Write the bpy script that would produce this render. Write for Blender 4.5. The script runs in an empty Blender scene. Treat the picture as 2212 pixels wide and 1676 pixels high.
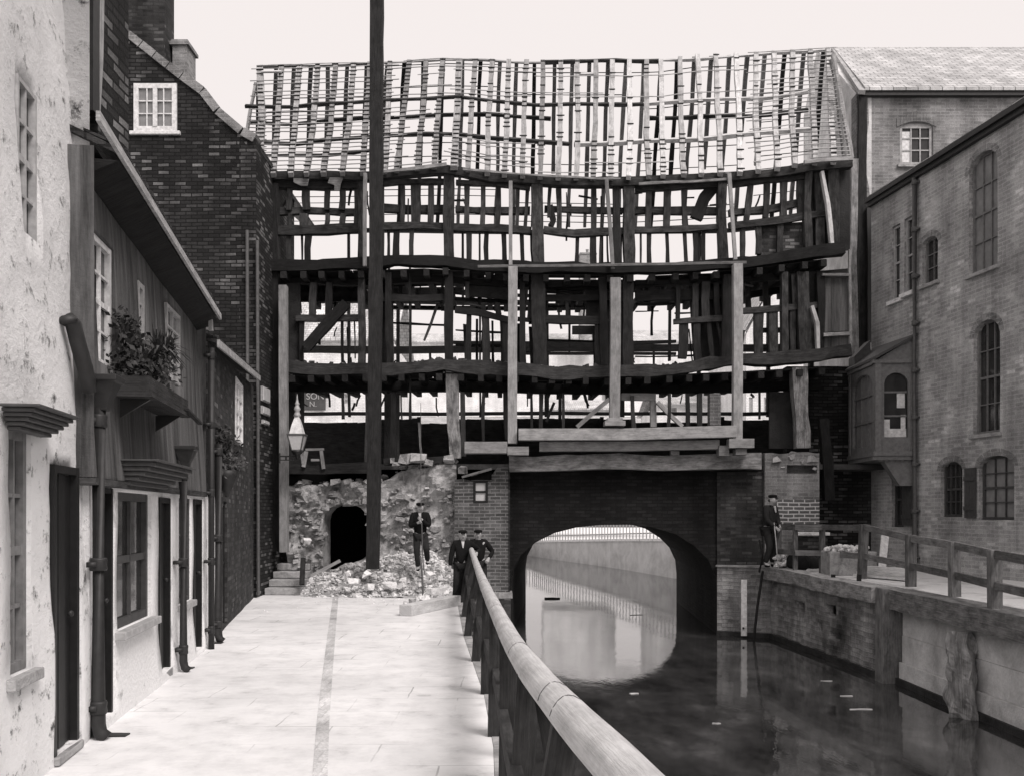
import bpy, bmesh, math, random
from mathutils import Vector, Matrix, noise
R = random.Random(7)
rad = math.radians
scene = bpy.context.scene
COL = scene.collection

# ------------------------------------------------------------------ camera
F = 2100.0                      # focal length in the units of the reading grid (2212 wide)
EYE = 1.75
cam_d = bpy.data.cameras.new("camera")
cam = bpy.data.objects.new("camera", cam_d)
COL.objects.link(cam)
cam.location = (0, 0, EYE)
cam.rotation_euler = (rad(90), 0, 0)
cam_d.sensor_width = 36
cam_d.sensor_fit = 'HORIZONTAL'
cam_d.lens = 36 * F / 2212
cam_d.shift_y = 272 / 2212
cam_d.clip_start = 0.05
cam_d.clip_end = 2000
scene.camera = cam

# ------------------------------------------------------------------ sky, sun, exposure
SUN_EL, SUN_AZ = rad(50), rad(142)     # azimuth clockwise from +Y: behind the camera, to the right
world = bpy.data.worlds.new("World")
scene.world = world
world.use_nodes = True
wn, wl = world.node_tree.nodes, world.node_tree.links
wn.clear()
sky = wn.new('ShaderNodeTexSky')
sky.sky_type = 'NISHITA'
sky.sun_disc = False
sky.sun_elevation = SUN_EL
sky.sun_rotation = SUN_AZ
sky.air_density = 1.0
sky.dust_density = 4.0
bw = wn.new('ShaderNodeRGBToBW')
wl.new(sky.outputs[0], bw.inputs[0])
mixv = wn.new('ShaderNodeMix')                       # overcast: most of the gradient evened out
mixv.data_type = 'RGBA'
mixv.inputs['Factor'].default_value = 0.93
wl.new(bw.outputs[0], mixv.inputs['A'])
mixv.inputs['B'].default_value = (7.9, 7.9, 7.9, 1)
tint = wn.new('ShaderNodeMix')
tint.data_type = 'RGBA'
tint.blend_type = 'MULTIPLY'
tint.inputs['Factor'].default_value = 1.0
tint.inputs['B'].default_value = (1.0, 0.932, 0.915, 1)
wl.new(mixv.outputs['Result'], tint.inputs['A'])
bg = wn.new('ShaderNodeBackground')
bg.inputs[1].default_value = 0.10
wl.new(tint.outputs['Result'], bg.inputs[0])
wo = wn.new('ShaderNodeOutputWorld')
wl.new(bg.outputs[0], wo.inputs[0])

sun_d = bpy.data.lights.new("sun", 'SUN')
sun_d.energy = 2.5
sun_d.angle = rad(26)
sun_d.color = (1.0, 0.935, 0.915)
sun = bpy.data.objects.new("sun", sun_d)
COL.objects.link(sun)
sdir = Vector((math.sin(SUN_AZ) * math.cos(SUN_EL), math.cos(SUN_AZ) * math.cos(SUN_EL), math.sin(SUN_EL)))
sun.rotation_euler = sdir.to_track_quat('Z', 'Y').to_euler()

scene.view_settings.view_transform = 'Standard'
scene.view_settings.look = 'None'
scene.view_settings.exposure = 0.30
scene.view_settings.gamma = 1
scene.render.engine = 'CYCLES'

# ------------------------------------------------------------------ reading grid -> place
def P(px, py, Y):
    return Vector(((px - 1106) / F * Y, Y, EYE - (py - 1110) / F * Y))

# ------------------------------------------------------------------ materials
def _nt(name, rough=0.85, spec=0.25):
    m = bpy.data.materials.new(name)
    m.use_nodes = True
    n, l = m.node_tree.nodes, m.node_tree.links
    b = n['Principled BSDF']
    b.inputs['Roughness'].default_value = rough
    b.inputs['Specular IOR Level'].default_value = spec
    return m, n, l, b
def G(v): return (v, v, v, 1)
def ramp(n, stops, interp='LINEAR'):
    r = n.new('ShaderNodeValToRGB')
    e = r.color_ramp.elements
    r.color_ramp.interpolation = interp
    while len(e) < len(stops): e.new(0.5)
    for i, (p, v) in enumerate(stops):
        e[i].position = p; e[i].color = G(v)
    return r
def noise_n(n, l, vec, scale, detail=5, rough=0.6, dist=0.0):
    t = n.new('ShaderNodeTexNoise')
    t.inputs['Scale'].default_value = scale
    t.inputs['Detail'].default_value = detail
    t.inputs['Roughness'].default_value = rough
    t.inputs['Distortion'].default_value = dist
    if vec: l.new(vec, t.inputs['Vector'])
    return t
def mapping(n, l, src, scale=(1, 1, 1), loc=(0, 0, 0)):
    mp = n.new('ShaderNodeMapping')
    mp.inputs['Scale'].default_value = scale
    mp.inputs['Location'].default_value = loc
    l.new(src, mp.inputs['Vector'])
    return mp.outputs[0]
def mixc(n, l, a, b, fac, mode='MIX'):
    m = n.new('ShaderNodeMix'); m.data_type = 'RGBA'; m.blend_type = mode
    for key, v in (('A', a), ('B', b), ('Factor', fac)):
        if isinstance(v, (int, float)) and key == 'Factor': m.inputs[key].default_value = v
        elif isinstance(v, (int, float)): m.inputs[key].default_value = G(v)
        else: l.new(v, m.inputs[key])
    return m.outputs['Result']
def bump(n, l, b, h, strength, dist=0.02):
    bp = n.new('ShaderNodeBump')
    bp.inputs['Strength'].default_value = strength
    bp.inputs['Distance'].default_value = dist
    l.new(h, bp.inputs['Height']); l.new(bp.outputs[0], b.inputs['Normal'])

def mat_wood(name, lo, hi, rough=0.85, blotch=0.5):
    m, n, l, b = _nt(name, rough)
    uv = n.new('ShaderNodeTexCoord').outputs['UV']
    oi = n.new('ShaderNodeObjectInfo')
    gr = noise_n(n, l, mapping(n, l, uv, (2.6, 52, 1)), 1.0, 8, 0.72, 0.25)
    c = ramp(n, [(0.3, lo), (0.72, hi)])
    l.new(gr.outputs[0], c.inputs[0])
    bl = noise_n(n, l, mapping(n, l, uv, (1.0, 2.0, 1)), 3.6, 8, 0.7)
    rb = ramp(n, [(0.35, 1 - blotch), (0.62, 1.15)])
    l.new(bl.outputs[0], rb.inputs[0])
    c2 = mixc(n, l, c.outputs[0], rb.outputs[0], 1.0, 'MULTIPLY')
    vr = n.new('ShaderNodeMapRange'); vr.inputs['To Min'].default_value = 0.65; vr.inputs['To Max'].default_value = 1.2
    l.new(oi.outputs['Random'], vr.inputs['Value'])
    l.new(mixc(n, l, c2, vr.outputs[0], 1.0, 'MULTIPLY'), b.inputs['Base Color'])
    bump(n, l, b, gr.outputs[0], 0.5, 0.02)
    return m

def mat_brick(name, c1, c2, mortar, w=0.235, h=0.078, gap=0.011, pale=0.0, pale_at=0.66, stain=0.5, rough=0.9, msmooth=0.1):
    m, n, l, b = _nt(name, rough)
    uv = n.new('ShaderNodeTexCoord').outputs['UV']
    wob = noise_n(n, l, uv, 1.4, 3)
    sub = n.new('ShaderNodeVectorMath'); sub.operation = 'MULTIPLY_ADD'
    l.new(wob.outputs['Color'], sub.inputs[0]); sub.inputs[1].default_value = (0.05, 0.05, 0)
    l.new(uv, sub.inputs[2])
    def bt(ca, cb, mo, bias=0.0):
        t = n.new('ShaderNodeTexBrick')
        t.inputs['Scale'].default_value = 1
        t.inputs['Brick Width'].default_value = w
        t.inputs['Row Height'].default_value = h
        t.inputs['Mortar Size'].default_value = gap
        t.inputs['Mortar Smooth'].default_value = msmooth
        t.inputs['Bias'].default_value = bias
        t.inputs['Color1'].default_value = G(ca); t.inputs['Color2'].default_value = G(cb); t.inputs['Mortar'].default_value = G(mo)
        l.new(sub.outputs[0], t.inputs['Vector'])
        return t
    t = bt(c1, c2, mortar)
    col = t.outputs['Color']
    if pale > 0:                                      # odd pale bricks
        t2 = bt(0, 1, 0, 0)
        pr = ramp(n, [(pale_at, 0.0), (pale_at + 0.16, 1.0)])
        l.new(t2.outputs['Color'], pr.inputs[0])
        pn = noise_n(n, l, uv, 0.55, 3)
        pnr = ramp(n, [(0.42, 0.0), (0.6, 1.0)])
        l.new(pn.outputs[0], pnr.inputs[0])
        mul = mixc(n, l, pr.outputs[0], pnr.outputs[0], 1.0, 'MULTIPLY')
        col = mixc(n, l, col, pale, mul)
    st = noise_n(n, l, uv, 0.9, 6, 0.65)
    sr = ramp(n, [(0.3, 1 - stain), (0.7, 1.2)])
    l.new(st.outputs[0], sr.inputs[0])
    sk = noise_n(n, l, mapping(n, l, uv, (1.6, 0.22, 1)), 1.0, 7, 0.7)
    skr = ramp(n, [(0.36, 1 - stain * 0.7), (0.60, 1.12)])
    l.new(sk.outputs[0], skr.inputs[0]); col = mixc(n, l, col, skr.outputs[0], 1.0, 'MULTIPLY')
    fn = noise_n(n, l, uv, 40, 3)
    fr = ramp(n, [(0.3, 0.75), (0.7, 1.2)])
    l.new(fn.outputs[0], fr.inputs[0])
    col = mixc(n, l, col, sr.outputs[0], 1.0, 'MULTIPLY')
    col = mixc(n, l, col, fr.outputs[0], 1.0, 'MULTIPLY')
    l.new(col, b.inputs['Base Color'])
    inv = n.new('ShaderNodeMath'); inv.operation = 'MULTIPLY_ADD'
    l.new(t.outputs['Fac'], inv.inputs[0]); inv.inputs[1].default_value = -1.0
    l.new(fn.outputs[0], inv.inputs[2])
    bump(n, l, b, inv.outputs[0], 0.7, 0.012)
    return m

def mat_plaster(name, base, dark, spots=0.6, scale=2.0, streak=False, rough=0.9, bstr=0.5):
    m, n, l, b = _nt(name, rough)
    uv = n.new('ShaderNodeTexCoord').outputs['UV']
    a = noise_n(n, l, mapping(n, l, uv, (1, 1, 1) if not streak else (5.5, 0.4, 1)), scale, 9, 0.70, 0.3)
    r = ramp(n, [(0.33, dark), (spots, base)])
    l.new(a.outputs[0], r.inputs[0])
    f = noise_n(n, l, uv, 26, 4)
    fr = ramp(n, [(0.25, 0.86), (0.75, 1.06)])
    l.new(f.outputs[0], fr.inputs[0])
    l.new(mixc(n, l, r.outputs[0], fr.outputs[0], 1.0, 'MULTIPLY'), b.inputs['Base Color'])
    ad = n.new('ShaderNodeMath'); ad.operation = 'ADD'
    l.new(a.outputs[0], ad.inputs[0]); l.new(f.outputs[0], ad.inputs[1])
    bump(n, l, b, ad.outputs[0], bstr, 0.03)
    return m

def mat_white_render(name):                            # limewash with broken dark scabs
    m, n, l, b = _nt(name, 0.9)
    uv = n.new('ShaderNodeTexCoord').outputs['UV']
    a = noise_n(n, l, uv, 4.6, 10, 0.76, 0.1)
    r = ramp(n, [(0.35, 0.09), (0.395, 0.42), (0.45, 0.86)])
    l.new(a.outputs[0], r.inputs[0])
    g = noise_n(n, l, uv, 0.8, 4)
    gr = ramp(n, [(0.3, 0.82), (0.6, 1.0)])
    l.new(g.outputs[0], gr.inputs[0])
    l.new(mixc(n, l, r.outputs[0], gr.outputs[0], 1.0, 'MULTIPLY'), b.inputs['Base Color'])
    ad = n.new('ShaderNodeMath'); ad.operation = 'ADD'
    l.new(a.outputs[0], ad.inputs[0]); l.new(g.outputs[0], ad.inputs[1])
    bump(n, l, b, ad.outputs[0], 0.9, 0.05)
    return m

def mat_flags(name):
    m, n, l, b = _nt(name, 0.8)
    uv = n.new('ShaderNodeTexCoord').outputs['UV']
    wob = noise_n(n, l, uv, 1.2, 3)
    sub = n.new('ShaderNodeVectorMath'); sub.operation = 'MULTIPLY_ADD'
    l.new(wob.outputs['Color'], sub.inputs[0]); sub.inputs[1].default_value = (0.09, 0.09, 0); l.new(uv, sub.inputs[2])
    t = n.new('ShaderNodeTexBrick')
    t.inputs['Scale'].default_value = 1
    t.inputs['Brick Width'].default_value = 0.95; t.inputs['Row Height'].default_value = 0.62
    t.inputs['Mortar Size'].default_value = 0.009; t.inputs['Mortar Smooth'].default_value = 0.6
    t.inputs['Color1'].default_value = G(0.76); t.inputs['Color2'].default_value = G(0.71); t.inputs['Mortar'].default_value = G(0.40)
    l.new(sub.outputs[0], t.inputs['Vector'])
    wear = noise_n(n, l, uv, 0.7, 4)                    # joints are worn away in places
    wr = ramp(n, [(0.47, 0.0), (0.62, 1.0)])
    l.new(wear.outputs[0], wr.inputs[0])
    col = mixc(n, l, 0.735, t.outputs['Color'], wr.outputs[0])
    s = noise_n(n, l, uv, 3.0, 7, 0.7)
    sr = ramp(n, [(0.26, 0.55), (0.40, 0.88), (0.55, 1.0)])
    l.new(s.outputs[0], sr.inputs[0])
    big = noise_n(n, l, uv, 0.45, 6, 0.7)
    br_ = ramp(n, [(0.35, 0.84), (0.6, 1.05)])
    l.new(big.outputs[0], br_.inputs[0]); col = mixc(n, l, col, br_.outputs[0], 1.0, 'MULTIPLY')
    l.new(mixc(n, l, col, sr.outputs[0], 1.0, 'MULTIPLY'), b.inputs['Base Color'])
    bump(n, l, b, s.outputs[0], 0.35, 0.02)
    return m

def mat_slate(name, a, c, w=0.3, h=0.16):
    return mat_brick(name, a, c, a * 0.35, w, h, 0.012, 0, 0.7, 0.35, 0.6, 0.3)

def mat_simple(name, v, rough=0.5, spec=0.4, metal=0.0, var=0.3, scale=14):
    m, n, l, b = _nt(name, rough, spec)
    b.inputs['Metallic'].default_value = metal
    tc = n.new('ShaderNodeTexCoord').outputs['Object']
    a = noise_n(n, l, tc, scale, 5)
    r = ramp(n, [(0.3, v * (1 - var)), (0.7, v * (1 + var * 0.6))])
    l.new(a.outputs[0], r.inputs[0]); l.new(r.outputs[0], b.inputs['Base Color'])
    bump(n, l, b, a.outputs[0], 0.25, 0.01)
    return m

def mat_water(name):
    m, n, l, b = _nt(name, 0.03, 0.5)
    b.inputs['IOR'].default_value = 2.5
    b.inputs['Base Color'].default_value = G(0.06)
    tc = n.new('ShaderNodeTexCoord').outputs['Object']
    a = noise_n(n, l, mapping(n, l, tc, (1.0, 0.35, 1)), 2.6, 5, 0.6)
    bump(n, l, b, a.outputs[0], 0.06, 0.05)
    s = noise_n(n, l, mapping(n, l, tc, (1.0, 0.45, 1)), 1.1, 8, 0.7)
    cr = ramp(n, [(0.35, 0.012), (0.56, 0.05), (0.72, 0.13)])  # streaky base colour stands in for mottled reflections
    l.new(s.outputs[0], cr.inputs[0]); l.new(cr.outputs[0], b.inputs['Base Color'])
    r = ramp(n, [(0.4, 0.015), (0.65, 0.06)])
    l.new(s.outputs[0], r.inputs[0])
    rr = n.new('ShaderNodeMapRange'); l.new(r.outputs[0], rr.inputs['Value'])
    rr.inputs['From Max'].default_value = 0.06; rr.inputs['To Min'].default_value = 0.02; rr.inputs['To Max'].default_value = 0.07
    l.new(rr.outputs[0], b.inputs['Roughness'])
    return m

M = {}
M['oak'] = mat_wood('old_oak', 0.014, 0.07)
M['oak_front'] = mat_wood('weathered_oak', 0.016, 0.105, blotch=0.75)
M['oak_dark'] = mat_wood('sooty_oak', 0.008, 0.035)
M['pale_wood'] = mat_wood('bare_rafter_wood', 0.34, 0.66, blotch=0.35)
M['prop'] = mat_wood('sawn_deal', 0.20, 0.36, blotch=0.35)
M['beam_pale'] = mat_wood('lime_stained_beam', 0.15, 0.46, blotch=0.6)
M['post_white'] = mat_wood('flaking_limewashed_post', 0.10, 0.62, blotch=0.75)
M['lath'] = mat_wood('riven_lath', 0.20, 0.46)
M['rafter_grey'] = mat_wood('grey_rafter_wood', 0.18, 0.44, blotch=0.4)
M['lintel'] = mat_wood('lime_splashed_lintel', 0.22, 0.62, blotch=0.6)
M['rail_wood'] = mat_wood('worn_handrail_wood', 0.5, 0.78, 0.6, blotch=0.22)
M['fence_wood'] = mat_wood('grey_fence_wood', 0.09, 0.28)
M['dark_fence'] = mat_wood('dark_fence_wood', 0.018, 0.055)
M['brick_dark'] = mat_brick('soot_and_shade_brick', 0.016, 0.045, 0.008, pale=0.24, pale_at=0.64, stain=0.55)  # soot on the house walls; beside the brick pier it paints shade
M['brick_mid'] = mat_brick('grey_brick', 0.20, 0.31, 0.33, stain=0.5, pale=0.36, pale_at=0.78)
M['brick_light'] = mat_brick('light_brick', 0.24, 0.38, 0.42, stain=0.45, pale=0.5, pale_at=0.75)
M['brick_warehouse'] = mat_brick('warehouse_brick', 0.33, 0.46, 0.48, stain=0.45, pale=0.66, pale_at=0.78)
M['brick_pier'] = mat_brick('pier_brick', 0.07, 0.16, 0.26, stain=0.6, pale=0.3, pale_at=0.8)
M['brick_pointed'] = mat_brick('fresh_pointed_brick', 0.10, 0.14, 0.55, w=0.24, h=0.085, gap=0.013, stain=0.2)
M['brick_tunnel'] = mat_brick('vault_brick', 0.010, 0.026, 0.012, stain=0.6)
M['brick_grubby'] = mat_brick('grubby_brick', 0.03, 0.085, 0.05, stain=0.6, pale=0.2, pale_at=0.8)
M['white'] = mat_white_render('limewashed_render')
M['plinth_white'] = mat_plaster('limewashed_plinth', 0.80, 0.40, 0.42, 2.5)
M['grey_plaster'] = mat_plaster('streaked_grey_plaster', 0.17, 0.02, 0.68, 1.0, streak=True, bstr=.25)
M['soot_plaster'] = mat_plaster('sooty_plaster', 0.05, 0.015, 0.7, 1.5)
M['rubble'] = mat_plaster('rubble_masonry', 0.50, 0.16, 0.60, 3.0, bstr=1.0)
M['quay'] = mat_plaster('quay_wall_stone', 0.44, 0.08, 0.66, 1.5, bstr=1.0)
M['quay_board'] = mat_plaster('lime_streaked_boards', 0.80, 0.42, 0.62, 1.5, streak=False)
M['far_quay'] = mat_plaster('far_quay_wall', 0.66, 0.42, 0.62, 0.9)
M['pale_stone'] = mat_plaster('pale_loose_stone', 0.80, 0.40, 0.5, 5.0, bstr=0.8)
M['mid_stone'] = mat_plaster('grey_loose_stone', 0.40, 0.20, 0.55, 5.0, bstr=0.8)
M['step'] = mat_plaster('worn_step_stone', 0.42, 0.15, 0.6, 3.0)
M['flags'] = mat_flags('worn_flagstones')
M['sett'] = mat_brick('gutter_setts', 0.60, 0.70, 0.55, 0.17, 0.3, 0.006, stain=0.5)
M['landing'] = mat_plaster('landing_ground', 0.74, 0.45, 0.5, 1.3)
M['quay_brick'] = mat_brick('patched_quay_brick', 0.30, 0.56, 0.46, w=0.25, h=0.085, gap=0.014, stain=0.8, pale=0.6, pale_at=0.7, msmooth=0.6)
M['slime'] = mat_plaster('wet_slime', 0.05, 0.015, 0.6, 3)
M['earth'] = mat_plaster('earth', 0.10, 0.03, 0.6, 2)
M['slate'] = mat_slate('pale_slates', 0.42, 0.58)
M['tile'] = mat_slate('clay_tiles', 0.10, 0.16, 0.17, 0.11)
M['tile_dark'] = mat_slate('dark_tiles', 0.02, 0.05, 0.17, 0.11)
M['iron'] = mat_simple('cast_iron', 0.022, 0.55, 0.4, 0.0)
M['pipe_grey'] = mat_simple('grey_painted_pipe', 0.09, 0.6)
M['dark_paint'] = mat_simple('dark_door_paint', 0.014, 0.45, 0.3)
M['mid_paint'] = mat_simple('grey_cornice_paint', 0.06, 0.6)
M['grey_paint'] = mat_simple('grey_window_paint', 0.17, 0.6)
M['white_paint'] = mat_simple('white_window_paint', 0.70, 0.55)
M['pale_paint'] = mat_simple('dull_pale_paint', 0.38, 0.6)
M['glass'] = mat_simple('window_glass', 0.03, 0.08, 0.5, 0, 0.4, 3)
M['glass_pale'] = mat_simple('curtained_glass', 0.22, 0.15, 0.5, 0, 0.25, 5)
M['glass_bright'] = mat_simple('blind_and_daylight_glass', 0.60, 0.25, 0.4, 0, 0.2, 5)
M['curtain'] = mat_simple('net_curtain', 0.30, 0.8)
M['lamp_glass'] = mat_simple('milky_lamp_glass', 0.62, 0.25, 0.5, 0, 0.1)
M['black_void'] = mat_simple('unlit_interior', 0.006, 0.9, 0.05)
M['water'] = mat_water('river_water')
M['cloth_black'] = mat_simple('black_wool', 0.012, 0.95, 0.1)
M['cloth_dark'] = mat_simple('dark_tweed', 0.028, 0.95, 0.1)
M['cloth_pale'] = mat_simple('pale_shirt', 0.55, 0.9, 0.1)
M['skin'] = mat_simple('skin', 0.36, 0.6, 0.3, 0, 0.1)
M['hair'] = mat_simple('dark_hair', 0.02, 0.8)
M['leaf'] = mat_simple('dark_leaves', 0.028, 0.6, 0.3, 0, 0.6, 9)
M['leaf_l'] = mat_simple('light_leaves', 0.07, 0.6, 0.3, 0, 0.5, 9)
M['far_wall'] = mat_brick('far_hazed_white_brick', 0.72, 0.82, 0.66, stain=0.15)  # white brick paled further: distance haze put into the colour
M['far_tile'] = mat_slate('far_hazed_roof_tiles', 0.5, 0.66, 0.24, 0.18)  # tile colour lifted to stand in for distance haze
M['sign'] = mat_simple('sign_board', 0.07, 0.7)
M['sign_ink'] = mat_simple('sign_lettering', 0.36, 0.7)
M['rope'] = mat_simple('rope', 0.42, 0.9)

# ------------------------------------------------------------------ mesh building
class MB:
    def __init__(s):
        s.bm = bmesh.new()
        s.uvl = s.bm.loops.layers.uv.new('UVMap')
        s.fl = s.bm.faces.layers.int.new('has_uv')
        s.tang = None
    def face(s, vs, uvs=None):
        try:
            f = s.bm.faces.new(vs)
        except ValueError:
            return None
        if uvs:
            for lp, u in zip(f.loops, uvs): lp[s.uvl].uv = u
            f[s.fl] = 1
        return f
    def poly(s, pts, uvs=None):
        return s.face([s.bm.verts.new(p) for p in pts], uvs)
    def box(s, c, size, rot=None):
        c = Vector(c); hx, hy, hz = [v / 2 for v in size]
        mt = Matrix.Rotation(rot, 3, 'Z') if isinstance(rot, (int, float)) else (rot or Matrix.Identity(3))
        v = [s.bm.verts.new(c + mt @ Vector((x * hx, y * hy, z * hz))) for x in (-1, 1) for y in (-1, 1) for z in (-1, 1)]
        for q in ((0, 1, 3, 2), (4, 6, 7, 5), (0, 4, 5, 1), (2, 3, 7, 6), (0, 2, 6, 4), (1, 5, 7, 3)):
            s.face([v[i] for i in q])
        return s
    def hexa(s, a, b):                                 # two quads (bottom, top) -> solid
        va = [s.bm.verts.new(p) for p in a]; vb = [s.bm.verts.new(p) for p in b]
        n = len(va)
        s.face(list(reversed(va))); s.face(vb)
        for i in range(n): s.face([va[i], va[(i + 1) % n], vb[(i + 1) % n], vb[i]])
        return s
    def prism(s, pts, vec):
        vec = Vector(vec)
        return s.hexa(pts, [Vector(p) + vec for p in pts])
    def beam(s, pts, w, d, ref=(0, 1, 0), jit=0.0, step=0.4, taper=None, sides=4, chip=0.0):
        """a squared timber along a polyline; w is across the line in the wall's plane, d along ref"""
        pts = [Vector(p) for p in pts]
        ref = Vector(ref).normalized()
        L = [0]
        for a, b_ in zip(pts, pts[1:]): L.append(L[-1] + (b_ - a).length)
        tot = L[-1]
        k = max(2, int(tot / step) + 1)
        ts = sorted(set([round(i * tot / (k - 1), 4) for i in range(k)] + [round(x, 4) for x in L]))
        ou = R.uniform(0, 50); ov = R.uniform(0, 50); rings = []
        sd = R.uniform(0, 100)
        for t in ts:
            for i in range(len(L) - 1):
                if t <= L[i + 1] + 1e-6: break
            seg = pts[i + 1] - pts[i]
            q = pts[i] + seg * ((t - L[i]) / max(L[i + 1] - L[i], 1e-6))
            a = seg.normalized()
            if 0 < i and abs(t - L[i]) < 1e-3: a = (a + (pts[i] - pts[i - 1]).normalized()).normalized()
            side = a.cross(ref)
            if side.length < 1e-4: side = a.cross(Vector((1, 0.01, 0)))
            side.normalize(); dep = side.cross(a).normalized()
            if dep.dot(ref) < 0: dep = -dep
            ww = w * (1 + (taper or 0) * (t / tot - 0.5))
            jw = jit * (noise.noise(Vector((sd, t * 1.3, 0)))) * 2
            jo = jit * (noise.noise(Vector((sd, t * 0.8, 9)))) * 2.2
            ring = []
            if sides == 4:
                cs = [(-1, -1), (1, -1), (1, 1), (-1, 1)]
            else:
                cs = [(math.cos(6.28318 * j / sides), math.sin(6.28318 * j / sides)) for j in range(sides)]
            for j, (cx, cy) in enumerate(cs):
                cj = 1 + chip * noise.noise(Vector((sd + j * 3.1, t * 3, 4)))
                ring.append(s.bm.verts.new(q + side * (cx * (ww + jw) / 2 * cj + jo) + dep * (cy * d / 2 * cj)))
            rings.append((t, ring))
        n = len(rings[0][1])
        per = [0]
        for j in range(n): per.append(per[-1] + ((w if j % 2 == 0 else d) if sides == 4 else math.pi * w / n))
        for (t0, r0), (t1, r1) in zip(rings, rings[1:]):
            for j in range(n):
                s.face([r0[j], r0[(j + 1) % n], r1[(j + 1) % n], r1[j]],
                       [(ou + t0, ov + per[j]), (ou + t0, ov + per[j + 1]), (ou + t1, ov + per[j + 1]), (ou + t1, ov + per[j])])
        for t, r, rev in ((ts[0], rings[0][1], 1), (ts[-1], rings[-1][1], 0)):
            vs = list(reversed(r)) if rev else list(r)
            s.face(vs, [(ou + 0.02 * i, ov + 0.05 * (i % 2)) for i in range(n)])
        return s
    def tube(s, pts, r, n=10, r2=None):
        r2 = r if r2 is None else r2
        pts = [Vector(p) for p in pts]
        rings = []
        for i, p in enumerate(pts):
            a = (pts[min(i + 1, len(pts) - 1)] - pts[max(i - 1, 0)]).normalized()
            u = a.cross(Vector((0, 0, 1)))
            if u.length < 1e-3: u = a.cross(Vector((0, 1, 0)))
            u.normalize(); v = a.cross(u)
            rr = r + (r2 - r) * i / max(1, len(pts) - 1)
            rings.append([s.bm.verts.new(p + u * math.cos(6.28318 * k / n) * rr + v * math.sin(6.28318 * k / n) * rr) for k in range(n)])
        for a, b_ in zip(rings, rings[1:]):
            for k in range(n): s.face([a[k], a[(k + 1) % n], b_[(k + 1) % n], b_[k]])
        s.face(list(reversed(rings[0]))); s.face(rings[-1])
        return s
    def lathe(s, c, prof, n=16, rot=0.0):               # prof: (radius, z)
        c = Vector(c); rings = []
        for r, z in prof:
            rings.append([s.bm.verts.new(c + Vector((math.cos(rot + 6.28318 * k / n) * r, math.sin(rot + 6.28318 * k / n) * r, z))) for k in range(n)])
        for a, b_ in zip(rings, rings[1:]):
            for k in range(n): s.face([a[k], a[(k + 1) % n], b_[(k + 1) % n], b_[k]])
        s.face(list(reversed(rings[0]))); s.face(rings[-1])
        return s
    def rock(s, c, r, flat=0.7, sub=1, box=0.0):
        if box:                                        # broken block: a cube with torn corners
            g = bmesh.ops.create_cube(s.bm, size=1.6)
            if R.random() < .45:
                bmesh.ops.delete(s.bm, geom=g['verts'], context='VERTS'); g = bmesh.ops.create_cone(s.bm, cap_ends=True, segments=R.choice((5, 6)), radius1=1.0, radius2=R.uniform(.5, .95), depth=1.5)
        else: g = bmesh.ops.create_icosphere(s.bm, subdivisions=sub + 1, radius=1.0)
        sd = R.uniform(0, 99); rot = Matrix.Rotation(R.uniform(0, 6.28), 3, 'Z') @ Matrix.Rotation(R.uniform(-0.6, 0.6), 3, 'X')
        sc = Vector((R.uniform(0.7, 1.25), R.uniform(0.6, 1.0), flat * R.uniform(0.6, 1.05)))
        for v in g['verts']:
            q = v.co.copy()
            if box: q += Vector((R.uniform(-.26, .26), R.uniform(-.26, .26), R.uniform(-.26, .26)))
            q *= 1 + 0.28 * noise.noise(q * 1.3 + Vector((sd, 0, 0)))
            q = Vector((q.x * sc.x, q.y * sc.y, q.z * sc.z)) * r
            v.co = Vector(c) + rot @ q
        return s
    def build(s, name, mat, parent=None, smooth=False, bevel=0.0, origin=None):
        bm = s.bm
        fl = bm.faces.layers.int.get('has_uv')
        bmesh.ops.recalc_face_normals(bm, faces=bm.faces[:])
        for f in bm.faces:
            if fl is not None and f[fl]: continue
            nn = f.normal
            if abs(nn.z) > (0.75 if not s.tang else 0.93):
                for lp in f.loops: lp[s.uvl].uv = (lp.vert.co.x, lp.vert.co.y)
            else:
                t = Vector((-nn.y, nn.x, 0)).normalized() if (nn.x or nn.y) else Vector((1, 0, 0))
                if s.tang and abs(t.dot(s.tang)) > 0.8: t = s.tang
                sl = 1 / max(0.3, math.sqrt(max(1e-6, 1 - nn.z ** 2))) if not s.tang else 1
                for lp in f.loops: lp[s.uvl].uv = (lp.vert.co.dot(t), lp.vert.co.z * sl)
        off = Vector((0, 0, 0)); q = parent
        while q is not None: off += q.location; q = q.parent
        if origin is None and parent is None:
            xs = [v.co for v in bm.verts]
            mn = [min(c[i] for c in xs) for i in range(3)]; mx = [max(c[i] for c in xs) for i in range(3)]
            origin = Vector(((mn[0] + mx[0]) / 2, (mn[1] + mx[1]) / 2, mn[2]))
        loc = Vector(origin) - off if origin is not None else Vector((0, 0, 0))
        bmesh.ops.translate(bm, verts=bm.verts[:], vec=-(off + loc))
        me = bpy.data.meshes.new(name)
        bm.to_mesh(me); bm.free()
        for p in me.polygons: p.use_smooth = smooth
        mats = mat if isinstance(mat, (list, tuple)) else [mat]
        for m_ in mats: me.materials.append(m_)
        o = bpy.data.objects.new(name, me)
        COL.objects.link(o)
        o.location = loc
        if parent is not None: o.parent = parent
        if bevel:
            bv = o.modifiers.new('bevel', 'BEVEL'); bv.width = bevel; bv.segments = 2; bv.limit_method = 'ANGLE'
        return o

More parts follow.
